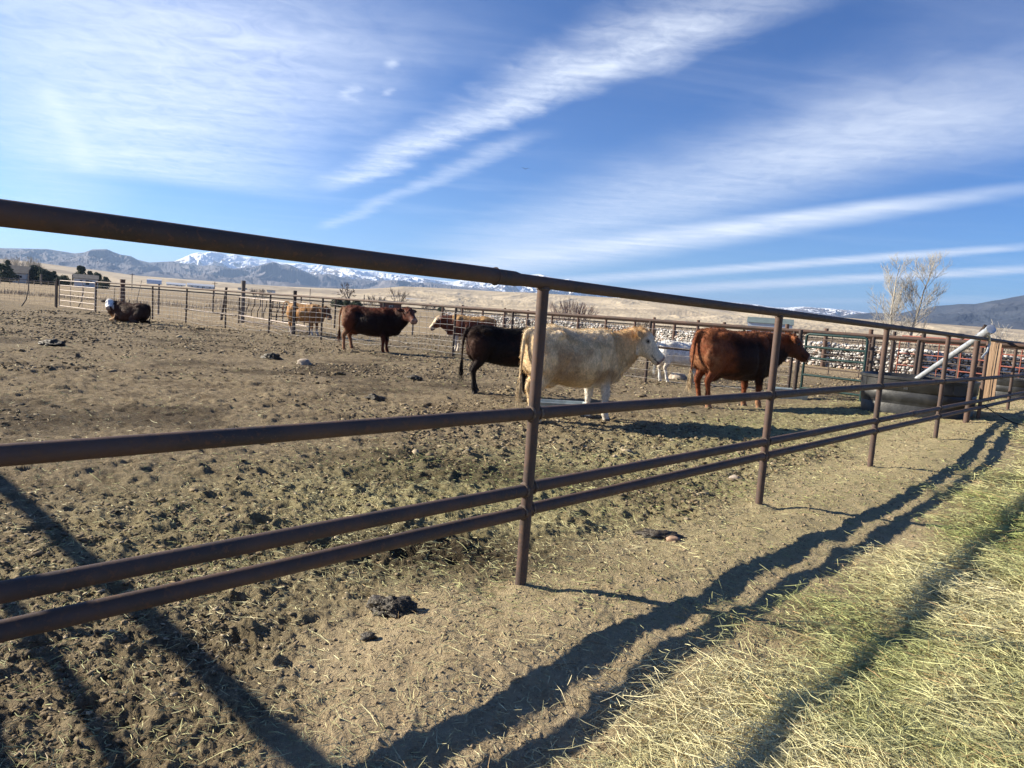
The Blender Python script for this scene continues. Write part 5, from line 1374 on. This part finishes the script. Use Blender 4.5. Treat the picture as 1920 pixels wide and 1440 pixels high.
bare_tree('dead dark forked tree standing between evergreen bushes beyond the red cow', base_at(655, 190), [((0, 0, 0), (.1, 0, 1), 2.2, .34)], 5, .75, .1, .05, [1, 2, 2, 2, 2, 2], M_BARK, M_BARK, 5)
bare_tree('many-stemmed reddish willow bush right of the nearest post', base_at(1066, 74), [((rgx * .12, 0, 0), (rgx * .22, rgy * .3, 1), 1.35, .035) for rgx, rgy in ((-4.5, .5), (-3.2, -1), (-2, 1), (-1.2, -.3), (-.5, .8), (0, -1), (.5, .3), (1.1, 1), (1.8, -.6), (2.6, .4), (3.4, -.8), (4.4, .2))], 3, .28, .35, .014, [2, 2, 3, 3], M_REDTWIG, M_REDTWIG, 3, 'willow_bush', cat='bush', curve=.06)
for i, (px, d, h, w, lab, mt) in enumerate(((700, 230, 1.0, 3, 'rounded grey leafless thicket left of the open cottonwood', M_GREYTWIG), (735, 210, 1.6, 1, 'open-crowned bare cottonwood above the red cow back', M_GREYTWIG), (482, 330, 1.1, 3, 'small grey leafless thicket above the feeder panel', M_GREYTWIG),
        (36, 300, 2.1, 2, 'pale leafless tree behind the dark roofed house at far left', M_TWIG), (50, 300, 2.0, 2, 'pale leafless tree right of the dark roofed house at far left', M_TWIG), (1878, 75, 1.0, 1, 'faint pale sapling beyond the fence above the brown plank panel', M_TWIG), (800, 330, .9, 3, 'low grey leafless bush right of the cottonwood', M_GREYTWIG),
        (865, 330, .9, 3, 'low grey leafless bush behind the wire fence left of the nearest post', M_GREYTWIG), (955, 300, .9, 3, 'low grey leafless bush just left of the nearest post', M_GREYTWIG), (1110, 90, .35, 3, 'small dry sagebrush right of the willow bush', M_GREYTWIG), (1205, 140, .5, 2, 'small bare shrub on the plain above the cream cow neck', M_GREYTWIG))):
    st = [((x * .5 * h, 0, 0), (x * .25, .15 * (-1) ** k, 1), 1.55 * h, .08 * h + .02) for k, x in enumerate(np.linspace(-w, w, w * 2 + 1) if w > 1 else (0, .4))]
    bare_tree(lab, base_at(px, d), st, 4, .6 if w == 1 else .45, .2, .03 if d > 150 else .012, [2, 2, 2, 3, 3], mt, mt, 40 + i, 'bare_tree' if h > .6 else 'shrub', 'leafless trees and bushes on the plain', 'tree' if h > .6 else 'bush')
M_PINE = None
def leaf_mat(name, c1, c2):
    m, t, b = new_mat(name); v = obj_coords(t); t.links.new(mixc(t, smoothr(t, noise(t, v, 1.3, 4), .35, .65), c1, c2), b.inputs['Base Color']); b.inputs['Roughness'].default_value = .85; return m
M_PINE = leaf_mat('evergreen_needles', (.030, .048, .026), (.055, .078, .040))
def evergreen(label, px, d, wpx, hpx, seed, conic=.5, group='evergreens round the farm houses'):
    k = d / 1331; w, h = wpx * k, hpx * k; base = base_at(px, d); root = empty('evergreen_tree', base); tag(root, label, 'tree', group)
    r = np.random.default_rng(seed); n = 4200
    mb = MB(); mb.tube([(0, 0, -.5), (0, 0, h * .75)], [.18, .05], 7); mb.build('trunk', M_BARK, root)
    nc = 46; cz = r.uniform(.05, .98, nc); prof_ = np.where(cz < .45, .75 + .55 * cz, 1.0 * (1 - (cz - .45) / .62) ** (conic + .25)); a = r.uniform(0, 6.28, nc); rr = r.uniform(.2, .85, nc) ** .6
    cx, cy = np.cos(a) * rr * prof_ * w / 2, np.sin(a) * rr * prof_ * w / 2; cr = (.20 + .14 * r.uniform(0, 1, nc)) * w * (.4 + .6 * prof_)
    i = r.integers(0, nc, n); dv = r.normal(0, 1, (n, 3)); dv /= np.linalg.norm(dv, axis=1)[:, None]; dv *= (r.uniform(.3, 1, n) ** .5)[:, None]
    c = np.stack([cx[i], cy[i], cz[i] * h], 1) + dv * cr[i][:, None] * np.array([1, 1, .75]); s = .024 * (w + h) * r.uniform(.6, 1.3, n)
    e1 = r.normal(0, 1, (n, 3)); e1 /= np.linalg.norm(e1, axis=1)[:, None]; e2 = np.cross(e1, r.normal(0, 1, (n, 3))); e2 /= np.linalg.norm(e2, axis=1)[:, None]
    V = np.stack([c - e1 * s[:, None], c + e1 * s[:, None] * .6 + e2 * s[:, None] * .6, c + e1 * s[:, None] * .3 - e2 * s[:, None] * .7], 1).reshape(-1, 3); V[:, 2] = np.maximum(V[:, 2], -.1)
    F = np.arange(n * 3).reshape(-1, 3); link('crown', mesh_np('crown', V, F), M_PINE, root, smooth=False)
for i, (px, d, w, h, cn, lab) in enumerate(((6, 270, 26, 26, .4, 'dark evergreen at the left picture edge beside the house'), (14, 285, 16, 33, .9, 'pointed evergreen poking above the others at far left'), (64, 280, 30, 26, .3, 'broad evergreen just right of the pale leafless trees'), (82, 275, 26, 23, .35, 'rounded evergreen in the middle of the left tree row'),
        (99, 275, 18, 22, .7, 'small pointed evergreen at the right of the left tree row'), (117, 270, 22, 16, .3, 'low spreading evergreen above the pale bar gate'), (150, 290, 20, 33, .35, 'tallest evergreen directly behind the small white house'), (167, 290, 13, 27, .5, 'slim evergreen right of the tallest one behind the white house'),
        (181, 285, 18, 25, .4, 'rounded evergreen at the right end of the white house'), (196, 280, 15, 19, .6, 'small lone evergreen right of the white house'), (631, 190, 26, 16, .3, 'low evergreen bush left of the dead forked tree'), (646, 186, 15, 15, .3, 'narrow evergreen bush at the foot of the dead forked tree'), (664, 184, 21, 15, .35, 'low evergreen bush right of the dead forked tree'),
        (823, 420, 13, 11, .5, 'tiny round evergreen on the plain above the hereford cow'), (1392, 420, 8, 8, .6, 'tiny dark evergreen at the left end of the grey-blue barn'), (1748, 52, 38, 19, .3, 'green juniper hedge above the cobble wall behind the steel pipe'))):
    evergreen(lab, px, d, w, h, 300 + i, cn)
# ---- brush and weeds that nobody could count
def brush():
    r = np.random.default_rng(9); n = 42000
    seg = [((-8, 73), (10, 58)), ((10, 58), (18, 38)), ((18, 38), (32, 38)), ((-40, 90), (60, 120)), ((-60, 62), (-22, 60))]
    X, Y, Hh = [], [], []
    for (a, b), m_, hh in zip(seg, (6500, 6500, 4000, 6000, 3000), (1.25, 1.3, 1.5, .7, .45)):
        f = r.uniform(0, 1, m_); w = np.abs(r.normal(0, 2.2, m_)); X.append(a[0] + (b[0] - a[0]) * f); Y.append(a[1] + (b[1] - a[1]) * f + w); Hh.append(np.full(m_, hh) * (.45 + .9 * vnoise(f * 40, f * 0, 3)) * r.uniform(.5, 1, m_))
    X, Y, Hh = map(np.concatenate, (X, Y, Hh)); n = len(X)
    u = r.uniform(0, 1, (n, 1)); col = np.array([[.27, .22, .17]]) * u + np.array([[.17, .145, .12]]) * (1 - u)
    global rng; rng = r
    V, F, CC = ribbons(X, Y, height(X, Y) + Hh * .5, Hh, r.uniform(.012, .035, n), r.uniform(0, 6.28, n), r.normal(1.35, .25, n), r.normal(0, .3, n), col, 2)
    o = link('brush', mesh_np('brush', V, F, CC), M_STRAW, smooth=False); tag(o, 'grey brown leafless brush and weeds behind the cobble wall', 'brush', kind='stuff')
brush()
# ---- buildings
M_WHITE = simple_mat('white_siding', (.62, .62, .60), (.54, .54, .53), 1, .6, 0, 0)
M_BLUEGREY = simple_mat('pale_blue_metal_wall', (.42, .48, .56), (.36, .42, .50), .6, .5, 0, 0)
M_ROOFD = simple_mat('dark_roof', (.11, .105, .10), (.08, .075, .075), 1, .8, 0, 0)
M_ROOFG = simple_mat('grey_green_metal_roof', (.15, .19, .18), (.12, .15, .15), .5, .5, 0, 0)
M_ROOFW = simple_mat('white_metal_roof', (.66, .68, .70), (.55, .57, .60), .5, .5, 0, 0)
M_WIN = simple_mat('dark_window', (.03, .035, .045), (.05, .055, .06), 1, .2, 0, 0)
def house(label, px0, px1, ytop, ybase, d, wall, roof, roof_frac=.4, wins=3, depth=7, name='farm_house', cat='house', turn=0.0, door=True):
    a, b = at_dist(px0, ybase, d), at_dist(px1, ybase, d); w = (b - a).length; hgt = (ybase - ytop) * d / 1331 * .98
    c = (a + b) / 2; ang = math.atan2((b - a).y, (b - a).x) + turn; root = empty(name, c, ang); tag(root, label, cat)
    hw = hgt * (1 - roof_frac); x = w / 2; y = depth
    mb = MB(); vs = [(-x, 0, -3), (x, 0, -3), (x, y, -3), (-x, y, -3), (-x, 0, hw), (x, 0, hw), (x, y, hw), (-x, y, hw), (-x, y / 2, hgt - .05), (x, y / 2, hgt - .05)]
    mb.add(vs, [(0, 1, 5, 4), (1, 2, 6, 9, 5), (2, 3, 7, 6), (3, 0, 4, 8, 7)]); mb.build('wall', wall, root, smooth=False)
    mb = MB(); e = .35; t = .12; mb.add([(-x - e, -e, hw - .1), (x + e, -e, hw - .1), (x + e, y / 2, hgt), (-x - e, y / 2, hgt), (x + e, y + e, hw - .1), (-x - e, y + e, hw - .1), (-x - e, -e, hw - .1 + t), (x + e, -e, hw - .1 + t), (x + e, y / 2, hgt + t), (-x - e, y / 2, hgt + t), (x + e, y + e, hw - .1 + t), (-x - e, y + e, hw - .1 + t)],
        [(6, 7, 8, 9), (9, 8, 10, 11), (1, 0, 3, 2), (2, 3, 5, 4), (0, 1, 7, 6), (4, 5, 11, 10), (0, 6, 9, 3), (3, 9, 11, 5), (1, 2, 8, 7), (2, 4, 10, 8)]); mb.build('roof', roof, root, smooth=False)
    for k in range(wins):
        f = (k + .6) / (wins + .2) * 2 - 1; mb = MB(); mb.box((f * x * .92, -.02, hw * .55), (w * .055 + .5, .10, hw * .36)); wo = mb.build('window', M_WHITE, root, smooth=False); mb = MB(); mb.box((f * x * .92, -.05, hw * .55), (w * .055 + .34, .08, hw * .30)); mb.build('pane', M_WIN, wo, smooth=False)
    if door: mb = MB(); mb.box((x * .12, -.02, hw * .38), (.9 + w * .01, .08, hw * .76)); mb.build('door', M_WIN, root, smooth=False)
house('house with a dark roof between evergreens at the far left', 12, 50, 503, 526, 275, M_WHITE, M_ROOFD, .5, 2, 8, turn=-.25)
house('small white house with a grey roof beneath the tallest evergreen', 139, 183, 518, 534, 262, M_WHITE, M_ROOFD, .38, 2, 7)
house('long low white building on the plain right of the arched barn', 351, 402, 533, 541, 1200, M_WHITE, M_ROOFW, .4, 4, 12, 'long_shed', 'shed')
house('short white building between the arched barn and the long white one', 312, 348, 531, 538, 1210, M_WHITE, M_ROOFW, .4, 3, 12, 'long_shed', 'shed')
house('tiny white house on the plain above the curved-bar feeder panel', 446, 463, 540, 546, 1250, M_WHITE, M_ROOFD, .4, 1, 8)
house('tiny house on the plain left of the tan calf raised tail', 500, 516, 544, 549, 1300, M_WHITE, M_ROOFD, .4, 1, 8)
house('pale house on the plain right of the open cottonwood', 760, 790, 560, 569, 1250, M_WHITE, M_ROOFW, .45, 2, 8)
house('flat-roofed dark red shed behind the red cow back', 712, 752, 565, 583, 170, simple_mat('dark_red_boards', (.12, .05, .04), (.08, .04, .03), 2, .8), M_ROOFD, .2, 1, 4, 'shed', 'shed')
house('tiny white house on the plain left of the rounded thicket', 716, 738, 558, 564, 1300, M_WHITE, M_ROOFW, .4, 1, 8)
house('long pale blue barn with a grey-green roof behind the second post', 1400, 1484, 598, 629, 240, M_BLUEGREY, M_ROOFG, .30, 0, 9, 'barn', 'barn', door=False)
def arch_barn():
    d = 1150; a, b = at_dist(275, 536, d), at_dist(303, 536, d); w = (b - a).length; h = 11 * d / 1331; root = empty('arched_barn', (a + b) / 2, math.atan2((b - a).y, (b - a).x)); tag(root, 'white arched-roof barn standing alone on the plain at left', 'barn')
    n = 14; vs = []; L_ = w / 2
    for x in (-L_, L_):
        for i in range(n + 1):
            th = math.pi * i / n; vs.append((x, 9 - math.cos(th) * 9, math.sin(th) ** .7 * h))
    mb = MB(); mb.add(vs, [(i, i + 1, n + 2 + i, n + 1 + i) for i in range(n)]); mb.build('roof', M_ROOFW, root)
    mb = MB(); mb.add([(v[0] * .995, v[1], v[2]) for v in vs], [tuple(range(n, -1, -1)), tuple(range(n + 1, 2 * n + 2))]); mb.add([(-L_, .3, -3), (L_, .3, -3), (L_, .3, .3), (-L_, .3, .3)], [(0, 1, 2, 3)]); mb.build('wall', M_WHITE, root, smooth=False)
    mb = MB(); mb.box((-L_ - .03, 9, h * .35), (.1, 6, h * .65)); mb.build('door', M_WIN, root, smooth=False)
arch_barn()
# ---- fence posts of the far pasture, power poles
def pole(px, ytop, d, r, label, arm=False):
    b = base_at(px, d); top = at_dist(px, ytop, d); root = empty('utility_pole', b); tag(root, label, 'pole', 'poles on the plain')
    mb = MB(); mb.tube([(0, 0, -1), (0, 0, top.z - b.z)], r, 7); mb.build('shaft', M_WOOD, root)
    if arm: mb = MB(); mb.box((0, 0, top.z - b.z - .6), (2.2, .15, .15)); mb.build('crossarm', M_WOOD, root, smooth=False)
pole(245, 512, 330, .16, 'thin pole on the plain left of the arched barn', True)
pole(399, 528, 300, .14, 'thin pole above the long white building', True)
pole(577, 541, 300, .14, 'thin pole on the plain above the tan calf back')
pole(678, 552, 160, .10, 'short pole right of the evergreen bushes')
# ---- a bird in the sky
def bird():
    p = at_dist(985, 317, 60); mb = MB(); s = .22
    mb.add([(-.0, -.5 * s, 0), (.12 * s, 0, .03 * s), (0, .7 * s, 0), (-.12 * s, 0, .03 * s), (0, 0, .14 * s), (0, 0, -.10 * s)], [(0, 1, 4), (1, 2, 4), (2, 3, 4), (3, 0, 4), (1, 0, 5), (2, 1, 5), (3, 2, 5), (0, 3, 5)])
    o = mb.build('bird', simple_mat('dark_feathers', (.02, .02, .02))); o.location = p; tag(o, 'tiny dark bird flying alone under the clouds', 'bird')
    for s_ in (-1, 1):
        w = MB(); w.add([(0, .25 * s, .05 * s), (0, -.2 * s, .05 * s), (s_ * .9 * s, -.15 * s, .45 * s), (s_ * .9 * s, .1 * s, .45 * s), (s_ * 1.7 * s, -.2 * s, .25 * s), (0, .25 * s, .0), (0, -.2 * s, .0), (s_ * .9 * s, -.15 * s, .40 * s), (s_ * .9 * s, .1 * s, .40 * s)], [(0, 1, 2, 3), (3, 2, 4), (5, 8, 7, 6), (8, 4, 7), (0, 3, 8, 5), (1, 6, 7, 2)]); w.build('wing', M_ROOFD, o, smooth=False)
bird()
if HAZE: build_haze()
sc.cycles.use_denoising = True
sc.cycles.max_bounces = 6; sc.cycles.volume_bounces = 0; sc.cycles.transparent_max_bounces = 8
sc.cycles.volume_step_rate = 10; sc.cycles.volume_max_steps = 32
